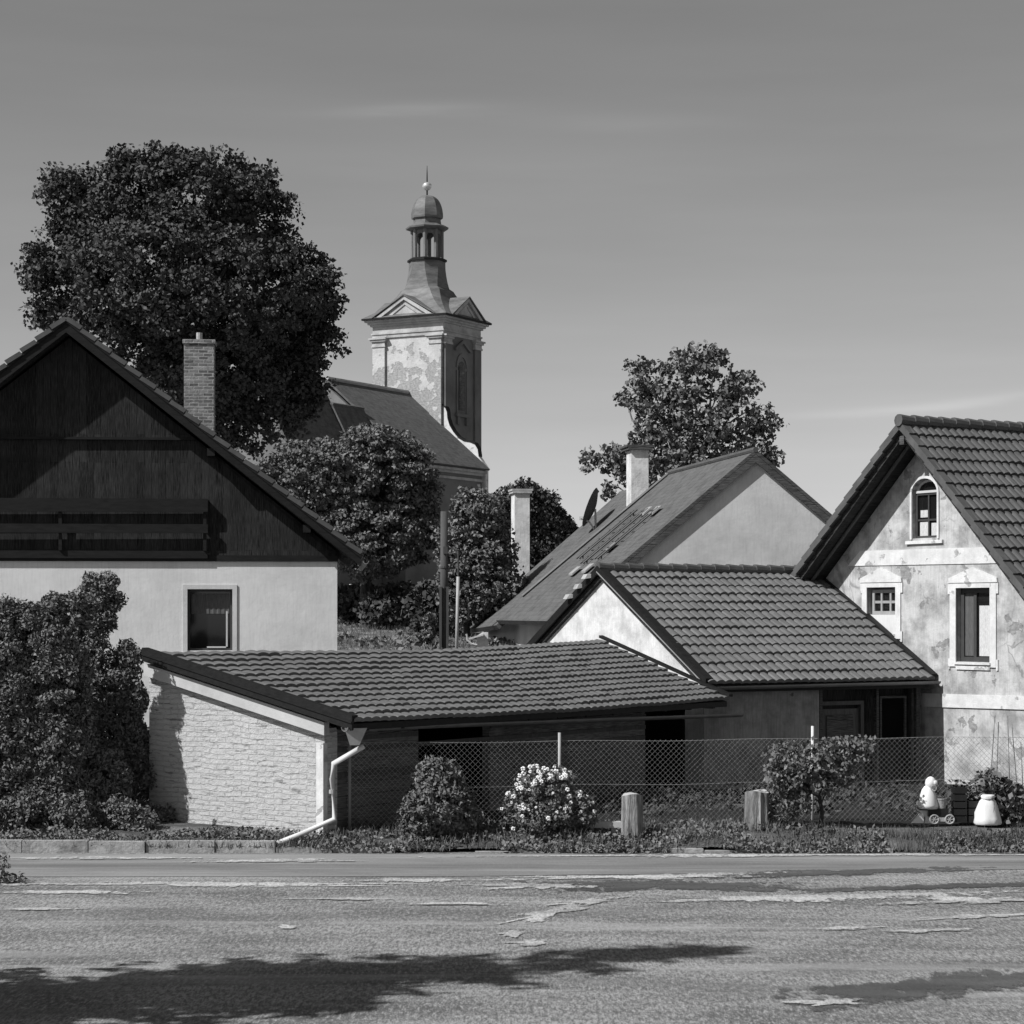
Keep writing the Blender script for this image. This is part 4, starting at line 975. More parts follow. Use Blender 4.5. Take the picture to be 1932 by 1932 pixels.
# steep annexes at the choir end, their gables towards the sun
def annex(u, v, y, hw_, hg, length, zb):
    a = P(u, v, y)
    ap = lambda s_, n_, z: V2(a.x, a.y, z) - cL*s_ + cN*n_
    b = MB(); b.prism([ap(-hw_, 0, zb), ap(hw_, 0, zb), ap(hw_, 0, a.z-hg), ap(0, 0, a.z), ap(-hw_, 0, a.z-hg)], cN*length); b.build('annex_wall', M['church_grey'], chh)
    b = MB()
    for sg in (-1, 1): flat_roof(b, (ap(sg*(hw_+.25), -.12, a.z-hg*(hw_+.25)/hw_+.1), ap(sg*(hw_+.25), length, a.z-hg*(hw_+.25)/hw_+.1), ap(0, -.12, a.z+.1), ap(0, length, a.z+.1)), .12)
    b.build('annex_roof', M['church_slate'], chh)
annex(486, 712, 119, 2.6, 4.6, 6.5, 4.3)
annex(628, 762, 124.2, 1.3, 2.4, 3.2, 4.4)

# ================================================================== TREES AND SHRUBS
def quad_cloud(pts, nrm, size, aspect=1.0, tilt=.6, droop=0):
    n = len(pts)
    a = rng.normal(size=(n, 3)); nn = nrm*(1-tilt) + rng.normal(size=(n, 3))*tilt; nn /= np.linalg.norm(nn, axis=1)[:, None]+1e-9
    t = np.cross(nn, a); t /= np.linalg.norm(t, axis=1)[:, None]+1e-9; b = np.cross(nn, t)
    s_ = (size*(.6+.8*rng.random(n)))[:, None]
    p = np.empty((n, 4, 3)); p[:, 0] = pts-t*s_*.5*aspect; p[:, 1] = pts+b*s_*.42+nn*s_*.1; p[:, 2] = pts+t*s_*.5*aspect; p[:, 3] = pts-b*s_*.42+nn*s_*.1
    return p.reshape(-1, 3)
def cloud_obj(name, P4, mat, parent=None):
    off = np.array(ORIG[parent.name]) if parent else 0
    v = P4 - off; n = len(v)//4
    me = bpy.data.meshes.new(name); me.vertices.add(len(v)); me.vertices.foreach_set('co', v.astype(np.float32).ravel())
    me.loops.add(n*4); me.loops.foreach_set('vertex_index', np.arange(n*4, dtype=np.int32))
    me.polygons.add(n); me.polygons.foreach_set('loop_start', np.arange(0, n*4, 4, dtype=np.int32)); me.polygons.foreach_set('loop_total', np.full(n, 4, dtype=np.int32))
    me.update(calc_edges=True); me.materials.append(mat)
    o = bpy.data.objects.new(name, me); C.objects.link(o)
    if parent: o.parent = parent
    return o
def crown(lobes, nclump, per, crad, leaf, fill=0, aspect=1.2, tilt=.65, shell=.3, flat=.7, thr=None, up=.35):
    """lobes: (x,y,z,rx,ry,rz). Leaf clumps spread over the outer part of each lobe, light fill inside"""
    lob = np.array(lobes, float); wts = (lob[:, 3]*lob[:, 5])**1.0; wts /= wts.sum()
    out_p, out_n = [], []
    done = 0; tries = 0
    while done < nclump and tries < nclump*12:
        tries += 1
        i = rng.choice(len(lob), p=wts); L_ = lob[i]
        d = rng.normal(size=3); d /= np.linalg.norm(d)
        rr = 1 - shell*rng.random()**1.3
        p = L_[:3] + d*L_[3:]*rr
        ins = False
        for j in range(len(lob)):
            if j != i and (((p-lob[j, :3])/lob[j, 3:])**2).sum() < .50: ins = True; break
        if ins and rng.random() < .8: continue
        if thr is not None and noise.noise(Vector(p)*thr[0]) < thr[1]: continue
        m_ = max(3, int(per*(.5+rng.random()))); cr = crad*(.55+.8*rng.random())
        q = rng.normal(size=(m_, 3)); q /= np.linalg.norm(q, axis=1)[:, None]+1e-9; q *= (rng.random(m_)**.45)[:, None]*cr; 
        nn = q/cr*.6 + d*.6 + np.array([0, 0, up]); q[:, 2] *= flat
        out_p.append(p+q); out_n.append(nn); done += 1
    if fill:
        i = rng.choice(len(lob), p=wts, size=fill); d = rng.normal(size=(fill, 3)); d /= np.linalg.norm(d, axis=1)[:, None]
        p = lob[i, :3] + d*lob[i, 3:]*(rng.random(fill)**.5*.8)[:, None]; out_p.append(p); out_n.append(rng.normal(size=(fill, 3)))
    p = np.concatenate(out_p); nn = np.concatenate(out_n); nn /= np.linalg.norm(nn, axis=1)[:, None]+1e-9
    return quad_cloud(p, nn, leaf, aspect, tilt)
def limb(mb, a, b_, r0, r1, wob=.3, n=6):
    a, b_ = Vector(a), Vector(b_); pts = []; L_ = (b_-a).length
    for k_ in range(n+1):
        t = k_/n; w_ = Vector((noise.noise(Vector((t*3, a.x, b_.z))), noise.noise(Vector((t*3, b_.y, a.z+5))), 0))*wob*L_*.15*math.sin(math.pi*t)
        pts.append(a.lerp(b_, t)+w_)
    mb.tube(pts, [r0+(r1-r0)*k_/n for k_ in range(n+1)], 7)
    return pts
def tree(name, label, cat, base, trunk_top, r0, lobes, nlimb, mat, bark, group=None, limb_r=.12, **kw):
    t = thing(name, label, cat, base, group)
    b = MB(); limb(b, Vector(base)-Z*.2, trunk_top, r0, r0*.45, .35, 8)
    ls = sorted(lobes, key=lambda q: -q[3])
    for k_ in range(nlimb):
        L_ = ls[k_ % len(ls)]; tt = .45+.5*random.random()
        st = Vector(base).lerp(Vector(trunk_top), tt); e = Vector(L_[:3]) + Vector((random.uniform(-.5, .5)*L_[3], random.uniform(-.5, .5)*L_[4], random.uniform(-.1, .65)*L_[5]))
        pts = limb(b, st, e, limb_r, limb_r*.25, .6)
        for _ in range(3):
            s_ = pts[random.randint(2, 5)]; e2 = s_ + Vector((random.uniform(-1, 1), random.uniform(-1, 1), random.uniform(.1, 1)))*L_[3]*.5
            limb(b, s_, e2, limb_r*.35, limb_r*.1, .5, 4)
    b.build('trunk', bark, t, True)
    cloud_obj('crown', crown(lobes, **kw), mat, t)
    return t
def lobes_uv(y, items, depth=1.0):     # (u, v, radius u, radius v[, dy]) measured at distance y
    o = []
    for it in items:
        u, v, ru, rv = it[:4]; dy = it[4] if len(it) > 4 else 0
        p = P(u, v, y+dy); o.append((p.x, p.y, p.z, ru/F*y, ru/F*y*depth, rv/F*y))
    return o
Yb = 88
lb_ = lobes_uv(Yb, [(250, 400, 130, 105), (370, 385, 120, 95, -1), (165, 420, 85, 105, 1), (120, 520, 82, 70, -1), (470, 430, 95, 100, 0), (560, 545, 80, 82, -.5), (555, 640, 88, 80, 1), (300, 530, 170, 130, -2.5), (420, 560, 150, 130, -3),
    (210, 560, 120, 80, -1), (400, 690, 130, 90, -1.5), (500, 730, 105, 80, 0), (575, 690, 62, 60, 0), (420, 780, 80, 62, 0), (585, 560, 52, 55, 0), (130, 350, 52, 42, 0), (320, 330, 110, 48, 0), (95, 565, 50, 40, 0), (560, 770, 38, 55, 0), (300, 650, 80, 90, 0), (465, 350, 60, 45, 0), (480, 815, 55, 40, 0), (230, 320, 40, 38, 0), (420, 310, 34, 28, 0), (610, 600, 32, 40), (75, 500, 26, 36), (100, 600, 40, 24)], .8)
tree('maple_tree', 'huge dark broad-crowned tree towering behind the gabled house and its chimney', 'tree', (P(360, 1100, Yb).x, Yb, 3.4), P(340, 560, Yb), .55, lb_, 16, M['leaf_big'], M['bark'],
     limb_r=.24, nclump=2100, per=66, crad=.56, leaf=.15, fill=1800, shell=.5, flat=.62, thr=(.75, -.24), up=.5)
Yc = 72
lc_ = lobes_uv(Yc, [(640, 930, 130, 105), (730, 900, 90, 85, 0), (590, 900, 110, 70, -.5), (760, 990, 68, 80, 0), (690, 1020, 100, 75, -1), (560, 960, 80, 70), (700, 860, 90, 55), (775, 930, 48, 50)], .85)
tree('round_tree', 'dense round-crowned tree with mid grey leaves in front of the church nave', 'tree', (P(690, 1180, Yc).x, Yc, 3.1), P(690, 1000, Yc), .22, lc_, 6, M['leaf_mid'], M['bark'],
     limb_r=.1, nclump=1300, per=60, crad=.33, leaf=.105, fill=3500, shell=.26, flat=.5, up=.8, thr=(1.1, -.35))
Yd = 64
ld_ = lobes_uv(Yd, [(900, 980, 48, 55), (915, 1050, 60, 70), (870, 1040, 42, 60), (930, 1110, 62, 50), (880, 1130, 50, 50), (850, 1090, 22, 50), (880, 960, 25, 35)], .9)
tree('young_tree', 'loose dark leafy tree beside the tall utility pole', 'tree', (P(880, 1215, Yd).x, Yd, 2.7), P(895, 1040, Yd), .12, ld_, 5, M['leaf_mid'], M['bark'],
     limb_r=.06, nclump=560, per=44, crad=.27, leaf=.10, fill=1500, shell=.5)
Ye = 100
le_ = lobes_uv(Ye, [(990, 965, 62, 52), (1035, 1005, 42, 46), (960, 1000, 45, 50), (1000, 1040, 60, 50), (1065, 1000, 14, 18)], .8)
tree('distant_tree', 'small black rounded tree behind the tall white chimney', 'tree', (P(1000, 1150, Ye).x, Ye, 3.9), P(1000, 1000, Ye), .25, le_, 4, M['leaf_big'], M['bark'],
     limb_r=.1, nclump=620, per=50, crad=.45, leaf=.15, fill=2500, shell=.35)
Yf = 84
lf_ = lobes_uv(Yf, [(1310, 690, 70, 42), (1345, 672, 30, 24), (1225, 735, 52, 45), (1280, 760, 75, 60), (1380, 745, 62, 48), (1425, 800, 46, 48), (1350, 820, 90, 62), (1240, 820, 62, 60), (1170, 880, 45, 50), (1125, 870, 34, 28), (1440, 860, 32, 32), (1290, 860, 90, 45), (1150, 925, 22, 26), (1210, 690, 26, 20), (1465, 800, 12, 12), (1400, 720, 40, 24), (1178, 755, 20, 14), (1400, 870, 60, 40), (1330, 790, 60, 40), (1250, 780, 50, 40), (1195, 850, 40, 40), (1215, 885, 45, 30), (1160, 850, 24, 24)], .7)
tree('ash_tree', 'airy tree with open crown and visible boughs rising behind the slate roof', 'tree', (P(1290, 1130, Yf).x, Yf, 3.6), P(1290, 840, Yf), .26, lf_, 26, M['leaf_mid'], M['bark_pale'],
     limb_r=.09, nclump=1250, per=12, crad=.25, leaf=.155, fill=500, shell=.9, flat=.8, thr=(1.4, -.30))
# long shade bank of shrubs below the round tree and behind the pole
Yg = 74
def shrub(name, label, cat, base, lobes, mat, stem_h=.3, group=None, **kw):
    t = thing(name, label, cat, base, group)
    b = MB()
    for _ in range(5):
        L_ = random.choice(lobes); limb(b, Vector(base)+Vector((random.uniform(-.1, .1), random.uniform(-.1, .1), -.05)), Vector(L_[:3]), .035, .01, .4, 4)
    b.build('stem', M['bark'], t, True)
    return t, cloud_obj('foliage', crown(lobes, **kw), mat, t)
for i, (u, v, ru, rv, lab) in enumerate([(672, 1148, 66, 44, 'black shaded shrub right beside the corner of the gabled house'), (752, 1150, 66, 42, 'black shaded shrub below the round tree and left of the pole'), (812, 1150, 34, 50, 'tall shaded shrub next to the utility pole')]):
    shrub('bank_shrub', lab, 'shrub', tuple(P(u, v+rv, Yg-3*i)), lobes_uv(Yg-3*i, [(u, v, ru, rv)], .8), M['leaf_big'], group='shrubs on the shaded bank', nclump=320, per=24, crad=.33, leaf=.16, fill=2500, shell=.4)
pale = lobes_uv(61, [(812, 1180, 13, 26), (800, 1200, 16, 14)])
shrub('pale_shrub', 'pale sunlit shrub on the bank left of the utility pole', 'shrub', tuple(P(806, 1212, 61)), pale, M['leaf_pale'], nclump=60, per=14, crad=.14, leaf=.09, shell=.6)
# evergreen hedge plants in the left corner
Yh = 35.4
def thuja(u, vt, wd, label, y, lean=0, extra=None, n=760, dep=.8, front=.9):
    base = P(u, 1592, y); base.z = .05
    items = [(u, vt+40, wd*.34, 46), (u-wd*.1, vt+110, wd*.62, 80), (u+wd*.12, vt+200, wd*.80, 110), (u, vt+300, wd*.92, 120), (u+wd*.06, vt+400, wd*.98, 95)]
    items = [(a+lean*(b2-vt)/400, min(b2, 1592-d*.72), c, d) for a, b2, c, d in items] + [(u-wd*.4, 1545, wd*.6, 52, -front), (u+wd*.4, 1550, wd*.6, 48, -front)] + (extra or [])
    return shrub('evergreen_shrub', label, 'shrub', tuple(base), lobes_uv(y, items, dep), M['leaf_hedge'], group='evergreen shrubs beside the shed wall', nclump=n, per=90, crad=.13, leaf=.040, fill=7000, shell=.22, aspect=1.7, tilt=.55, flat=.9, up=.3, thr=(1.6, -.42))
thuja(12, 1140, 75, 'leftmost dense evergreen shrub, cut by the photo edge', 34.55, 0, None, 900, .8, .45)
thuja(100, 1122, 80, 'dense evergreen shrub between its two neighbours in the left hedge', 34.65, 0, [(60, 1180, 40, 40), (150, 1150, 30, 35)], 1000, .75, .5)
thuja(178, 1088, 66, 'tallest evergreen shrub with pointed top, nearest the whitewashed end wall', 35.75, 10, [(238, 1250, 22, 40), (205, 1120, 24, 30), (255, 1400, 26, 60), (275, 1500, 34, 70), (290, 1560, 46, 36, -.5), (235, 1560, 56, 40, -1.25), (250, 1330, 22, 40), (180, 1480, 60, 70, -.9)], 1250, .45, 1.2)
# wisps on the hedge tops
tw_ = MB()
for (u, v) in ((20, 1095), (62, 1092), (108, 1068), (165, 1062), (205, 1060)):
    pass
# foliage in the garden
sh2 = [(826, 1470, 44, 38), (826, 1520, 68, 52), (800, 1545, 42, 34), (862, 1540, 42, 38)]
shrub('round_bush', 'round dark bush in front of the wire fence', 'bush', tuple(P(826, 1585, 33.55)), lobes_uv(33.55, sh2, .9), M['leaf_bush'], nclump=560, per=30, crad=.11, leaf=.042, fill=2500, shell=.35, tilt=.5, aspect=1.6)
rl_ = [(1030, 1510, 60, 55), (990, 1530, 42, 45), (1080, 1535, 42, 42), (1030, 1550, 75, 38), (1010, 1475, 40, 28), (1045, 1480, 35, 32)]
rt, _ = shrub('rose_bush', 'white flowering rose bush by the thin steel fence post', 'bush', tuple(P(1035, 1588, 33.7)), lobes_uv(33.7, rl_, .9), M['leaf_mid'], nclump=330, per=26, crad=.11, leaf=.045, fill=900, shell=.5, tilt=.55)
fl2 = MB(); rr_ = random.Random(5)
cnt = 0
while cnt < 120:
    L_ = lobes_uv(33.7, rl_, .9)[rr_.randrange(len(rl_))]
    d = Vector((rr_.gauss(0, 1), -abs(rr_.gauss(0, 1))-.1, rr_.gauss(.75, .9))).normalized()
    p = Vector(L_[:3]) + Vector((d.x*L_[3], d.y*L_[4], d.z*L_[5]))*1.08
    if p.x > P(1105, 0, 33.7).x and rr_.random() < .4: continue
    if p.z < .55 and rr_.random() < .75: continue
    cnt += 1; s_ = rr_.uniform(.016, .034)
    for k_ in range(6):
        a_ = k_*math.pi/3 + rr_.random(); o_ = Vector((math.cos(a_), rr_.uniform(-.5, .2), math.sin(a_)))*s_*.75
        fl2.lathe(p+o_, [(.002, -.6*s_), (.62*s_, -.25*s_), (.7*s_, .1*s_), (.35*s_, .5*s_)], 5)
fl2.build('blossom', M['flower'], rt)['kind'] = 'stuff'
sb3 = [(1500, 1430, 60, 32), (1560, 1425, 60, 30), (1610, 1412, 34, 22), (1470, 1470, 38, 40), (1530, 1470, 70, 34), (1585, 1460, 35, 28), (1465, 1530, 22, 34), (1500, 1510, 30, 30), (1640, 1405, 12, 16)]
tree('standard_rose', 'small dark bushy tree with thin trunk in front of the barn porch', 'small tree', tuple(P(1549, 1590, 34.3)), P(1546, 1450, 34.3), .045, lobes_uv(34.3, sb3, .8), 7, M['leaf_pale'], M['bark'],
     limb_r=.018, nclump=420, per=13, crad=.12, leaf=.058, fill=150, shell=.75, tilt=.7, flat=1)
pl_ = [(1865, 1480, 24, 24), (1900, 1500, 30, 28), (1885, 1525, 36, 26), (1925, 1510, 26, 26), (1850, 1492, 16, 20), (1915, 1535, 28, 20)]
pp_t, _ = shrub('potted_plant', 'dark leafy plant in a tapered pot beside the white sack at the right edge', 'potted plant', tuple(P(1888, 1562, 34.9)), lobes_uv(34.9, pl_, .9), M['leaf_mid'], nclump=200, per=12, crad=.13, leaf=.085, fill=200, shell=.6)
pt = MB(); pt.lathe((P(1888, 0, 34.9).x, 34.9, .16), [(.12, 0), (.17, .24), (.185, .24), (.185, .28)], 14); pt.build('pot', M['black_plastic'], pp_t)
p2 = thing('plant_pot', 'light grey clay pot standing right of the dark pot', 'pot', (P(1918, 0, 35.0).x, 35.0, .17)); pt = MB()
pt.lathe((P(1918, 0, 35.0).x, 35.0, .17), [(.11, 0), (.16, .26), (.18, .26), (.18, .31), (.14, .31), (.13, .27)], 14); pt.build('pot_body', M['concrete'], p2); pt = MB(); pt.lathe((P(1918, 0, 35.0).x, 35.0, .42), [(.125, 0), (.125, .01)], 14); pt.build('soil', M['void'], p2)
# ================================================================== GARDEN STRIP
# low stone kerb along the lane
kb = MB(); x = -30
while x < 30:
    L_ = random.uniform(.75, 1.15); y = 32.9 + .02*math.sin(x)
    h = .18 if x < -3.6 else .05 + random.uniform(-.03, .04)
    if x > -3.6 and random.random() < .35: x += .6; continue
    kb.obox((x, y, -.05), (L_-.014, random.uniform(-.02, .02), 0), (0, .16, 0), (0, 0, h+.05+random.uniform(-.015, .01))); x += L_
structure(kb.build('kerb', M['stone'], None))
def bedz(x, y):
    t = sstep(33.0, 34.8, y); return .03 + .10*sstep(33.0, 33.3, y) + .10*t + .06*noise.noise(Vector((x*.8, y*.9, 2)))
bx_ = [-30 + .5*k_ for k_ in range(121)]; by_ = [33.06, 33.3, 33.6, 34, 34.4, 34.8, 35.2, 35.8, 36.6, 37.4, 38.4, 40]
structure(grid(bx_, by_, lambda x, y: bedz(x, y) if y < 39.5 else -.1).build('flower_bed', M['earth'], None, True))
structure(grid([-4.5+.5*k_ for k_ in range(30)], [34.75, 35.2, 36, 37, 38, 39.5, 42, 44.5], lambda x, y: bedz(x, min(y, 37))+.02+.03*noise.noise(Vector((x*2, y*2, 0)))-.1*sstep(38, 44, y)-.03*sstep(35.2, 34.8, y)).build('yard', M['yard'], None, True))
n = 7000; px = rng.uniform(1.5, 8.6, n); py = 36.1+5*rng.random(n); kp = np.array([noise.noise(Vector((a*.9, b2*.7, 31))) > -.1 for a, b2 in zip(px, py)]) & (px*.488-(py-42.3)*.873 > .488*3.91+.35); px, py = px[kp], py[kp]
pts = np.stack([px, py, .2+.38*rng.random(len(px))*np.array([.5+noise.noise(Vector((a*1.3, b2, 37))) for a, b2 in zip(px, py)])], 1)
stuff(cloud_obj('yard_weeds', quad_cloud(pts, np.tile([0., -.2, .6], (len(pts), 1)), .06, 1.6, .7), M['leaf_big']), 'dark low growth in the yard behind the wire fence', 'weeds')
# ground cover
n = 19000
px = rng.uniform(-3.4, 8.9, n); py = 32.78 + (2.0 - 1.0*np.clip((px-4.5)/1.5, 0, 1))*rng.random(n)**1.25
hgt = (.05 + .10*rng.random(n))*(1-.35*np.clip((px-4)/2, 0, 1))
keep = np.array([noise.noise(Vector((a*.9, b2*1.3, 7))) > -.22 for a, b2 in zip(px, py)]); px, py, hgt = px[keep], py[keep], hgt[keep]
pts = np.stack([px, py, np.array([bedz(a, b2) for a, b2 in zip(px, py)]) + hgt*rng.random(len(px))], 1)
nn = np.tile([0., -.3, .7], (len(pts), 1))
stuff(cloud_obj('ground_cover', quad_cloud(pts, nn, .046, 1.5, .65), M['leaf_pale']), 'low weeds and creeping plants along the kerb and fence', 'weeds')
n = 5200; px = rng.uniform(-9, -3.2, n); py = 33.06+1.0*rng.random(n)**1.3; kp = np.array([noise.noise(Vector((a*1.1, b2*1.6, 17))) > -.12 for a, b2 in zip(px, py)]); px, py = px[kp], py[kp]
pts = np.stack([px, py, np.array([bedz(a, b2) for a, b2 in zip(px, py)])+.09*rng.random(len(px))], 1)
stuff(cloud_obj('ground_cover', quad_cloud(pts, np.tile([0., -.3, .7], (len(pts), 1)), .045, 1.5, .65), M['leaf_pale']), 'low weeds under the evergreen hedge and along the brick wall foot', 'weeds')
# grass tufts as thin blades
def blades(name, xs_, ys_, zs_, h, mat, label):
    n = len(xs_); p = np.empty((n, 4, 3)); a = rng.uniform(0, 6.28, n); w_ = .007; hh = h*(.5+rng.random(n)); dx, dy = rng.normal(size=n)*.35*hh, rng.normal(size=n)*.35*hh
    p[:, 0] = np.stack([xs_-w_*np.cos(a), ys_-w_*np.sin(a), zs_], 1); p[:, 1] = np.stack([xs_+w_*np.cos(a), ys_+w_*np.sin(a), zs_], 1)
    p[:, 2] = np.stack([xs_+dx+.002, ys_+dy, zs_+hh], 1); p[:, 3] = np.stack([xs_+dx-.002, ys_+dy, zs_+hh], 1)
    return stuff(cloud_obj(name, p.reshape(-1, 3), mat), label, 'grass')
n = 9000; gx = rng.uniform(-3.6, 9, n); gy = 32.8+(1.6-.85*np.clip((gx-4.5)/1.5, 0, 1))*rng.random(n); cl = np.array([noise.noise(Vector((a*1.7, b2*2, 11))) for a, b2 in zip(gx, gy)]) > -.05
gx, gy = gx[cl], gy[cl]
blades('grass', gx, gy, np.array([bedz(a, b2) for a, b2 in zip(gx, gy)]), .15, M['grass'], 'tufts of grass in the strip between kerb and fence')
n = 5500; gx = rng.uniform(-9, -2.6, n); gy = 32.9+rng.random(n)**1.5*1.2
blades('grass', gx, gy, np.full(n, .08), .08, M['grass'], 'short grass along the kerb below the evergreen hedge and brick wall')
n = 16000; gx = rng.uniform(-8, 2, n); gy = 52+20*rng.random(n)
gzv = np.array([gz(a, b2) for a, b2 in zip(gx, gy)]); 
o_ = blades('grass', gx, gy, gzv, .13, M['grass'], 'rough sunlit grass on the bank behind the houses')
n = 9000; gx = rng.uniform(-7, 3, n); gy = 50+24*rng.random(n); cl = np.array([noise.noise(Vector((a*.55, b2*.25, 21))) for a, b2 in zip(gx, gy)]) > .05; gx, gy = gx[cl], gy[cl]
pts = np.stack([gx, gy, np.array([gz(a, b2) for a, b2 in zip(gx, gy)])+.16*rng.random(len(gx))], 1)
stuff(cloud_obj('bank_weeds', quad_cloud(pts, np.tile([0., -.3, .7], (len(pts), 1)), .13, 1.5, .6), M['leaf_pale']), 'patchy low weeds on the bank behind the shed', 'weeds')
# weeds with upright stems
def weed(u, y, h, label):
    x = P(u, 0, y).x; b = MB()
    t = thing('weed', label, 'weed', (x, y, .12)); b.tube([(x, y, .12), (x+.02, y, .12+h*.6), (x+.03, y, .12+h)], [.006, .005, .003], 5); b.build('stem', M['bark'], t)
    n = 46; tt = rng.random(n); pts = np.stack([x+rng.normal(size=n)*.04*(1.2-tt), y+rng.normal(size=n)*.04, .14+h*tt], 1)
    cloud_obj('foliage', quad_cloud(pts, rng.normal(size=(n, 3)), .05, 1.6), M['leaf_bush'], t)
weed(404, 33.3, .33, 'single upright weed against the whitewashed brick wall')
# small plant on the road at the left edge
wx = P(6, 0, 29.2).x; t = thing('roadside_weed', 'little weed clump growing from the road at the left edge', 'weed', (wx, 29.2, 0))
b = MB(); b.tube([(wx+.02, 29.2, 0), (wx+.01, 29.2, .22), (wx+.03, 29.2, .42)], [.008, .006, .004], 5); b.build('stem', M['bark'], t)
n = 260; pts = np.stack([wx+rng.normal(size=n)*.13, 29.2+rng.normal(size=n)*.12, np.abs(rng.normal(size=n))*.05+.01], 1); pts[:60, 0] = wx+.02+rng.normal(size=60)*.02; pts[:60, 2] = .1+.3*rng.random(60)
cloud_obj('foliage', quad_cloud(pts, np.tile([0, 0, 1.], (n, 1)), .05, 1.6), M['leaf_bush'], t)

# ------------------------------------------------------------------ chain-link fence
f0 = V2(-2.58, 33.97); f1 = V2(9.6, 36.0); fdir = (f1-f0).normalized(); FL = (f1-f0).length; fh = 1.42; fz0 = .18
fe = thing('wire_fence', 'chain-link wire fence with thin steel posts across the garden', 'fence', (f0.x, f0.y, fz0))
wm = MB(); pitch = .088; r_ = .0023
kmax = int((FL+fh)/pitch)+1
fnorm = Vector((fdir.y, -fdir.x, 0))
for sgn in (1, -1):
    for k_ in range(-int(fh/pitch)-1, kmax):
        s0 = k_*pitch; pa, pb = (s0, 0), (s0+fh, fh)
        a0, z0 = pa; a1, z1 = pb
        if a1 < 0 or a0 > FL: continue
        if a0 < 0: z0 = -a0; a0 = 0
        if a1 > FL: z1 = fh-(a1-FL); a1 = FL
        if sgn < 0: z0, z1 = fh-z0, fh-z1
        A = V2(f0.x, f0.y, fz0) + fdir*a0 + Z*z0 + fnorm*.004*sgn; B = V2(f0.x, f0.y, fz0) + fdir*a1 + Z*z1 + fnorm*.004*sgn
        i = len(wm.v); dd = (B-A).normalized(); s1 = dd.cross(fnorm).normalized()*r_; s2_ = fnorm*r_
        nseg = 3
        for j in range(nseg+1):
            p = A.lerp(B, j/nseg); p = p + fnorm*.03*noise.noise(Vector((p.x*.8, p.z*1.5, 0)))
            wm.v += [tuple(p+s1), tuple(p-s1*.5+s2_*.87), tuple(p-s1*.5-s2_*.87)]
        for j in range(nseg):
            for q in range(3): a_ = i+3*j+q; b2 = i+3*j+(q+1) % 3; wm.f.append((a_, b2, b2+3, a_+3))
wm.build('wire_mesh', M['wire'], fe)
tws = MB()
for z_ in (.02, fh*.5, fh-.01):
    tws.tube([V2(f0.x, f0.y, fz0+z_) + fdir*s_ + Z*.012*math.sin(s_*2.1) for s_ in [FL*q/26 for q in range(27)]], .0028, 4)
tws.build('tension_wire', M['frame_grey'], fe)
for u, top in ((660, 1.42), (1055, 1.55), (1532, 1.62)):
    k_ = (u-U0)/F; q = (k_*f0.y-f0.x)/(fdir.x-k_*fdir.y); p = V2(f0.x, f0.y) + fdir*q - fnorm*(-.03 if u in (1055, 1532) else .03)
    pb_ = MB(); pb_.tube([p+Z*.05, p+Z*(fz0+top)], .024, 8); pb_.build('post', M['pipe'] if u in (1532,) else M['post'], fe, True)
# logs standing on end, plank resting on one of them
def log(u0, u1, vt, vb, y, label):
    x = P((u0+u1)/2, 0, y).x; r0 = (u1-u0)/2/F*y; zt = EYE+(HZ-vt)/F*y; zb_ = EYE+(HZ-vb)/F*y
    b = MB(); n_ = 22; rings_ = []
    i0 = 0; hs = [zb_-.08+(zt-zb_+.08)*k_/7 for k_ in range(8)]
    for z in hs:
        for j in range(n_):
            t = 2*math.pi*j/n_; rr = r0*(1+.16*noise.noise(Vector((math.cos(t)*2.2, math.sin(t)*2.2, u0)))+.05*noise.noise(Vector((math.cos(t)*4, math.sin(t)*4, z*3)))+.06*math.sin(j*2.7+u0))
            rr *= 1.06-.06*(z-zb_)/(zt-zb_)
            b.v.append((x+rr*math.cos(t), y+rr*math.sin(t), z+.02*math.sin(t*2+u0)*(z == hs[-1])))
    for k_ in range(7):
        for j in range(n_): a = k_*n_+j; c = k_*n_+(j+1) % n_; b.f.append((a, c, c+n_, a+n_))
    t = thing('upright_log', label, 'log', (x, y, zb_), 'upright logs in the garden strip')
    b.build('bark_side', M['log'], t)
    c = MB(); c.face(*[b.v[7*n_+j] for j in range(n_)]); c.v = [(p[0], p[1], p[2]+.001) for p in c.v]; c.build('sawn_end', M['wood_light'], t)
log(1173, 1213, 1499, 1586, 33.6, 'rough split upright log beside the plank, left one of two')
log(1407, 1451, 1493, 1568, 34.3, 'smooth pale upright log left of the small bushy tree')
a = P(1105, 1562, 33.75); b = MB(); b.obox(a, (P(1172, 0, 33.75).x-a.x, 0, 0), (0, .18, 0), (0, 0, .09)); b.obox(a+Vector((.05, .04, -.13)), (.08, 0, 0), (0, .1, 0), (0, 0, .13)); b.obox(a+Vector((.40, .04, -.13)), (.08, 0, 0), (0, .1, 0), (0, 0, .13))
single(b, 'plank', M['wood_light'], 'short low plank lying between rose bush and rough upright log', 'plank', tuple(a-Z*.13))

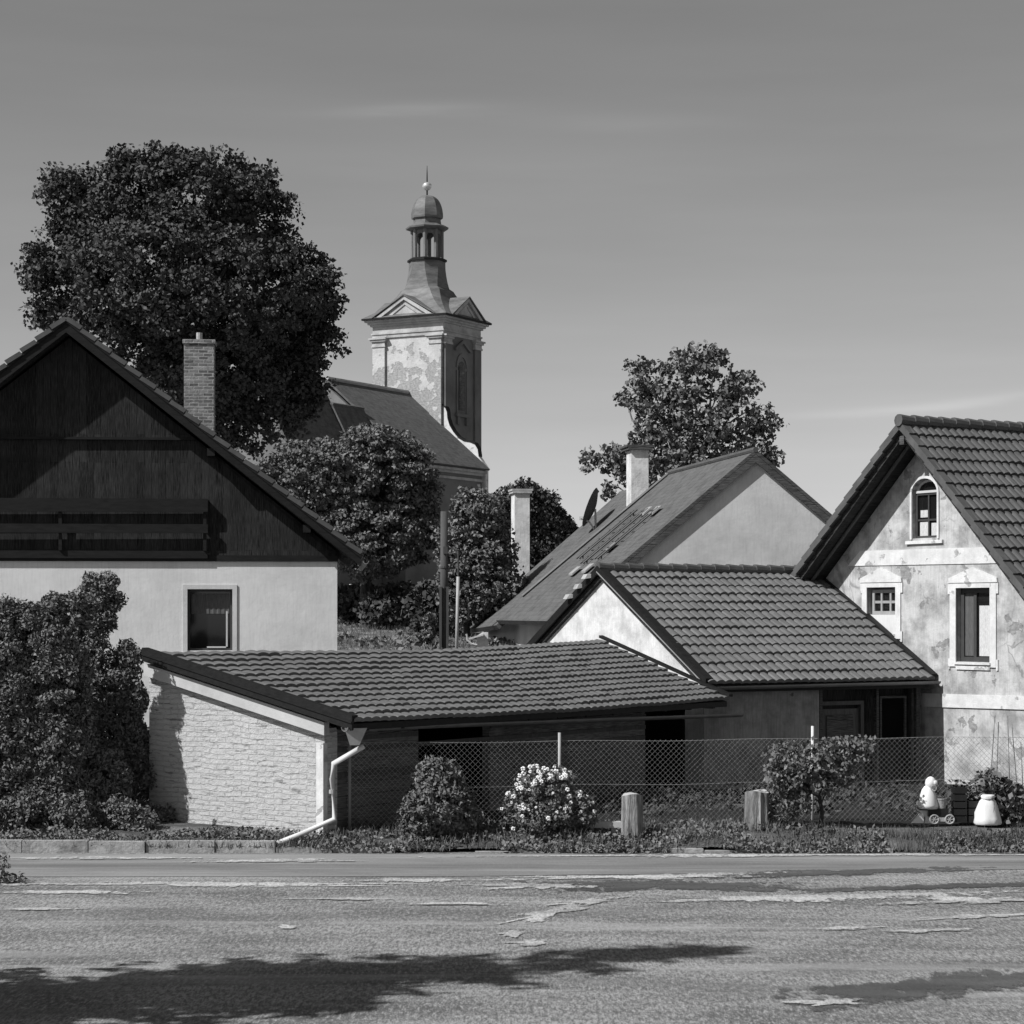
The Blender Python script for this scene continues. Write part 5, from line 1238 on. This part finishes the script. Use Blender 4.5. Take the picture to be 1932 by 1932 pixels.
# ------------------------------------------------------------------ utility pole and thin mast on the bank
y = 60; x = P(838, 0, y).x; zb_ = gz(x, y)
t = thing('utility_pole', 'tall dark twin timber pole on a base standing on the bank', 'pole', (x, y, zb_-.3))
b = MB(); b.tube([(x, y, zb_-.3), (x, y, P(0, 965, y).z)], [.12, .10], 12); b.build('pole_shaft', M['pole'], t, True)
for dx_ in (-.13, .06): b = MB(); b.obox((x+dx_, y-.17, zb_-.3), (.07, 0, 0), (0, .06, 0), (0, 0, 2.1)); b.build('pole_base', M['pole'], t)
b = MB()
for vv in (1072, 1110, 1180): z = P(0, vv, y).z; b.lathe((x, y, z), [(.125, 0), (.125, .05)], 12)
b.obox((x-.02, y-.15, P(0, 1045, y).z), (.12, 0, 0), (0, .06, 0), (0, 0, .2)); b.build('pole_band', M['pole'], t)
y = 58.5; x = P(863, 0, y).x; t = thing('metal_mast', 'thin pale metal mast just right of the utility pole', 'mast', (x, y, gz(x, y)-.2))
b = MB(); b.tube([(x-.03, y, gz(x, y)-.2), (x+.02, y, P(0, 1088, y).z)], .045, 8); b.build('mast_tube', M['post'], t, True)
b = MB(); b.tube([(x+.02, y, P(0, 1088, y).z), (x+.02, y, P(0, 1040, y).z)], .02, 6); b.build('mast_tip', M['pole'], t)
# white outbuilding wall and garden chair clutter under the slate eave
y = 57; a = P(888, 1228, y)
t = thing('white_outhouse', 'small white lean-to wall under the low eave of the slate house', 'outbuilding', (a.x, y, a.z-.6))
b = MB(); b.prism([P(899, 1262, y), P(921, 1262, y), P(921, 1193, y), P(910, 1193, y), P(899, 1200, y)], (0, .25, 0)); b.build('wall', M['trim_plaster'], t)
b = MB(); b.prism([P(884, 1207, y-.2), P(912, 1199, y-.2), P(912, 1196, y-.2), P(884, 1204, y-.2)], (0, .5, 0)); b.build('canopy', M['wood_frame'], t)
b = MB(); b.tube([P(880, 1196, y-.4), P(882, 1208, y-.4), P(890, 1215, y-.4), P(900, 1217, y-.4)], .03, 6); b.build('bracket', M['wood_frame'], t)
# bench-like boards further off on the bank (pale block by the corner of the house)
a = P(655, 1134, 80); b = MB(); b.obox(a-Z*.6, (.24, 0, 0), (0, .24, 0), (0, 0, 1.0)); b.lathe(a+Vector((.12, .12, .4)), [(.16, 0), (.16, .06), (.05, .22)], 8)
single(b, 'white_pillar', M['white_stone'], 'small white pillar glimpsed between house corner and dark shrubs', 'pillar', tuple(a-Z*.6))
# ------------------------------------------------------------------ garden ornaments at the right
GZ = .26; gy_ = 34.75
def gp(u, v, dy=0): return P(u, v, gy_+dy)
t = thing('garden_statue', 'white statue of a bell-shaped hooded figure on a stepped white plinth', 'statue', (gp(1752, 0).x, gy_, GZ))
b = MB(); c = gp(1751, 1523); b.lathe(c, [(.155, -.02), (.165, .04), (.13, .18), (.10, .28), (.06, .335), (.03, .35)], 18)
b.build('robe', M['white_stone'], t, True)
b = MB(); c = gp(1756, 1478); b.lathe(c, [(.02, -.10), (.075, -.07), (.092, 0), (.08, .06), (.04, .10), (.01, .11)], 16);  b.lathe(c+Vector((.05, -.03, .0)), [(.05, -.03), (.062, .0), (.05, .045), (.01, .06)], 12)
b.build('hood', M['white_stone'], t, True)
b = MB(); c = gp(1759, 1486)
i0 = len(b.v); 
for k_ in range(14): pass
b.tube([c+Vector((.045*math.cos(q*math.pi/7), -.115, .045*math.sin(q*math.pi/7))) for q in range(15)], .008, 5); b.build('medallion', M['post'], t)
b = MB(); b.obox(gp(1735, 1528), (.36, 0, 0), (0, .22, 0), (0, 0, .035)); b.build('plinth_slab', M['black_plastic'], t)
b = MB(); a = gp(1737, 1542); b.prism([gp(1733, 1529, .02), gp(1766, 1529, .02), gp(1758, 1543, .02), gp(1762, 1553, .02), gp(1744, 1553, .02), gp(1746, 1543, .02)], (0, .16, 0))
b.prism([gp(1722, 1553, -.02), gp(1743, 1553, -.02), gp(1743, 1538, -.02), gp(1737, 1535, -.02)], (0, .12, 0)); b.build('plinth', M['white_stone'], t)
# dark toy wagon with pale rims and little barrel
t = thing('toy_wagon', 'small dark wooden garden wagon with pale ringed wheels beside the statue', 'toy wagon', (gp(1775, 0).x, gy_-.1, GZ))
b = MB(); b.obox(gp(1752, 1541, -.08), (.32, 0, 0), (0, .22, 0), (0, 0, .13)); b.obox(gp(1760, 1526, .0), (.24, 0, 0), (0, .14, 0), (0, 0, .06)); b.build('wagon_body', M['black_plastic'], t)
for u in (1763, 1792):
    c = gp(u, 1546, -.22); w_ = MB()
    w_.tube([c+Vector((.068*math.cos(q*math.pi/10), 0, .068*math.sin(q*math.pi/10))) for q in range(21)], .014, 6)
    for q in range(3): a_ = q*math.pi/3; w_.tube([c-Vector((.06*math.cos(a_), 0, .06*math.sin(a_))), c+Vector((.06*math.cos(a_), 0, .06*math.sin(a_)))], .007, 5)
    w_.build('wheel', M['concrete'], t)
b = MB(); b.obox(gp(1770, 1550, -.22), (.13, 0, 0), (0, .03, 0), (0, 0, .06)); b.build('side_plate', M['concrete'], t)
b = MB(); c = gp(1774, 1528, .02); b.lathe(c, [(.085, 0), (.10, .16), (.105, .165), (.105, .19), (.09, .19), (.085, .17)], 16)
single(b, 'bucket', M['concrete'], 'light grey bucket standing on the dark garden wagon', 'bucket', tuple(c))
def crate(u, v, w_, d_, h_, label):
    a_ = gp(u, v); t = thing('wooden_crate', label, 'crate', tuple(a_), 'dark crates beside the white sack'); n_ = max(2, int(h_/.10))
    b = MB()
    for k_ in range(n_):
        z = k_*h_/n_; hh = h_/n_-.018
        b.obox(a_+V2(0, 0, z), V2(w_, 0), V2(0, .018), Z*hh); b.obox(a_+V2(0, d_, z), V2(w_, 0), V2(0, .018), Z*hh)
        b.obox(a_+V2(-.0, .02, z), V2(.018, 0), V2(0, d_-.022), Z*hh); b.obox(a_+V2(w_-.018, .02, z), V2(.018, 0), V2(0, d_-.022), Z*hh)
    b.build('slat', M['black_plastic'], t)['kind'] = 'stuff'
    b = MB(); 
    for (dx, dy) in ((.02, .02), (w_-.05, .02), (.02, d_-.03), (w_-.05, d_-.03)): b.obox(a_+V2(dx, dy), V2(.03, 0), V2(0, .028), Z*(h_+.01))
    b.obox(a_+V2(.02, .02, .01), V2(w_-.04, 0), V2(0, d_-.03), Z*(h_*.82)); b.build('crate_frame', M['void'], t)
crate(1801, 1552, .20, .26, .58, 'tall dark slatted crate between garden wagon and white sack')
crate(1828, 1552, .17, .24, .36, 'low dark slatted crate touching the left side of the white sack')
t = thing('white_sack', 'white bell-shaped full sack tied at its neck beside the potted plant', 'sack', (gp(1860, 0).x, gy_-.15, GZ))
b = MB(); n_ = 20; c = Vector((gp(1860, 0).x, gy_-.12, GZ+.0)); i0 = 0
pr2 = [(.20, 0), (.222, .03), (.205, .10), (.185, .19), (.155, .30), (.125, .37), (.10, .40), (.095, .415), (.12, .45), (.09, .475), (.04, .47)]
for r2, z in pr2:
    for j in range(n_):
        tt = 2*math.pi*j/n_; rr = r2*(1+.16*noise.noise(Vector((math.cos(tt)*2.2, math.sin(tt)*2.2, z*7)))+.05*math.sin(j*2.4)); b.v.append((c.x+rr*math.cos(tt), c.y+rr*.8*math.sin(tt), c.z+z))
for k_ in range(len(pr2)-1):
    for j in range(n_): a = k_*n_+j; e = k_*n_+(j+1) % n_; b.f.append((a, e, e+n_, a+n_))
b.f.append(tuple((len(pr2)-1)*n_+j for j in range(n_)))
b.build('sack_body', M['white_stone'], t, True)
b = MB(); b.lathe(c+Z*.402, [(.10, 0), (.10, .015)], 12); b.build('tie', M['post'], t)
# bamboo canes leaning together
for i, (u0_, v0_, u1_, v1_) in enumerate(((1864, 1485, 1877, 1352), (1878, 1485, 1884, 1362), (1907, 1485, 1901, 1350), (1924, 1490, 1909, 1366), (1933, 1495, 1926, 1400))):
    a, c = P(u0_, v0_+60, 36.2), P(u1_, v1_, 36.3); b = MB(); b.tube([a, a.lerp(c, .5), c], [.010, .009, .007], 6)
    lab = ['leftmost thin bamboo cane, leaning right', 'short bamboo cane second from the left', 'tallest bamboo cane, third from the left', 'fourth bamboo cane, leaning left over the plants', 'short bamboo cane at the right photo edge'][i]
    single(b, 'bamboo_cane', M['log'], lab, 'cane', tuple(a), 'bamboo canes in front of the old house')
# ------------------------------------------------------------------ tall narrow spruce left of the camera's view: it casts the long shade on the road
bx0 = Vector((-9.95, 17.0, 0)); Hs = 14.1
t = thing('spruce_tree', 'tall narrow spruce just left of the view, throwing the long shadow over the road', 'tree', tuple(bx0))
b = MB(); b.tube([bx0, bx0+Z*7, bx0+Z*(Hs-.2)], [.2, .13, .02], 10)
PP, NN = [], []
for z in np.arange(1.6, Hs-.1, .22):
    rad = 3.3*(1-z/Hs)**.85 + .10
    nb_ = int(5+rad*2.2)
    for k_ in range(nb_):
        a_ = random.uniform(0, 6.28); L_ = rad*random.uniform(.5, 1.25)
        if noise.noise(Vector((math.cos(a_)*1.3, math.sin(a_)*1.3, z*.55))) < -.12: continue
        e = bx0 + Vector((math.cos(a_)*L_, math.sin(a_)*L_, z-.25*L_))
        if L_ > .7: b.tube([bx0+Z*z, e], [.025, .006], 4)
        m_ = int(26*L_)+8; s_ = rng.random(m_)**.7; q = np.array(bx0+Z*z)[None]*(1-s_[:, None]) + np.array(e)[None]*s_[:, None] + rng.normal(size=(m_, 3))*np.array([.13, .13, .07])
        PP.append(q); NN.append(rng.normal(size=(m_, 3))+np.array([0, 0, .5]))
b.build('trunk', M['bark'], t, True)
cloud_obj('crown', quad_cloud(np.concatenate(PP), np.concatenate(NN), .17, 1.8, .5), M['leaf_hedge'], t)
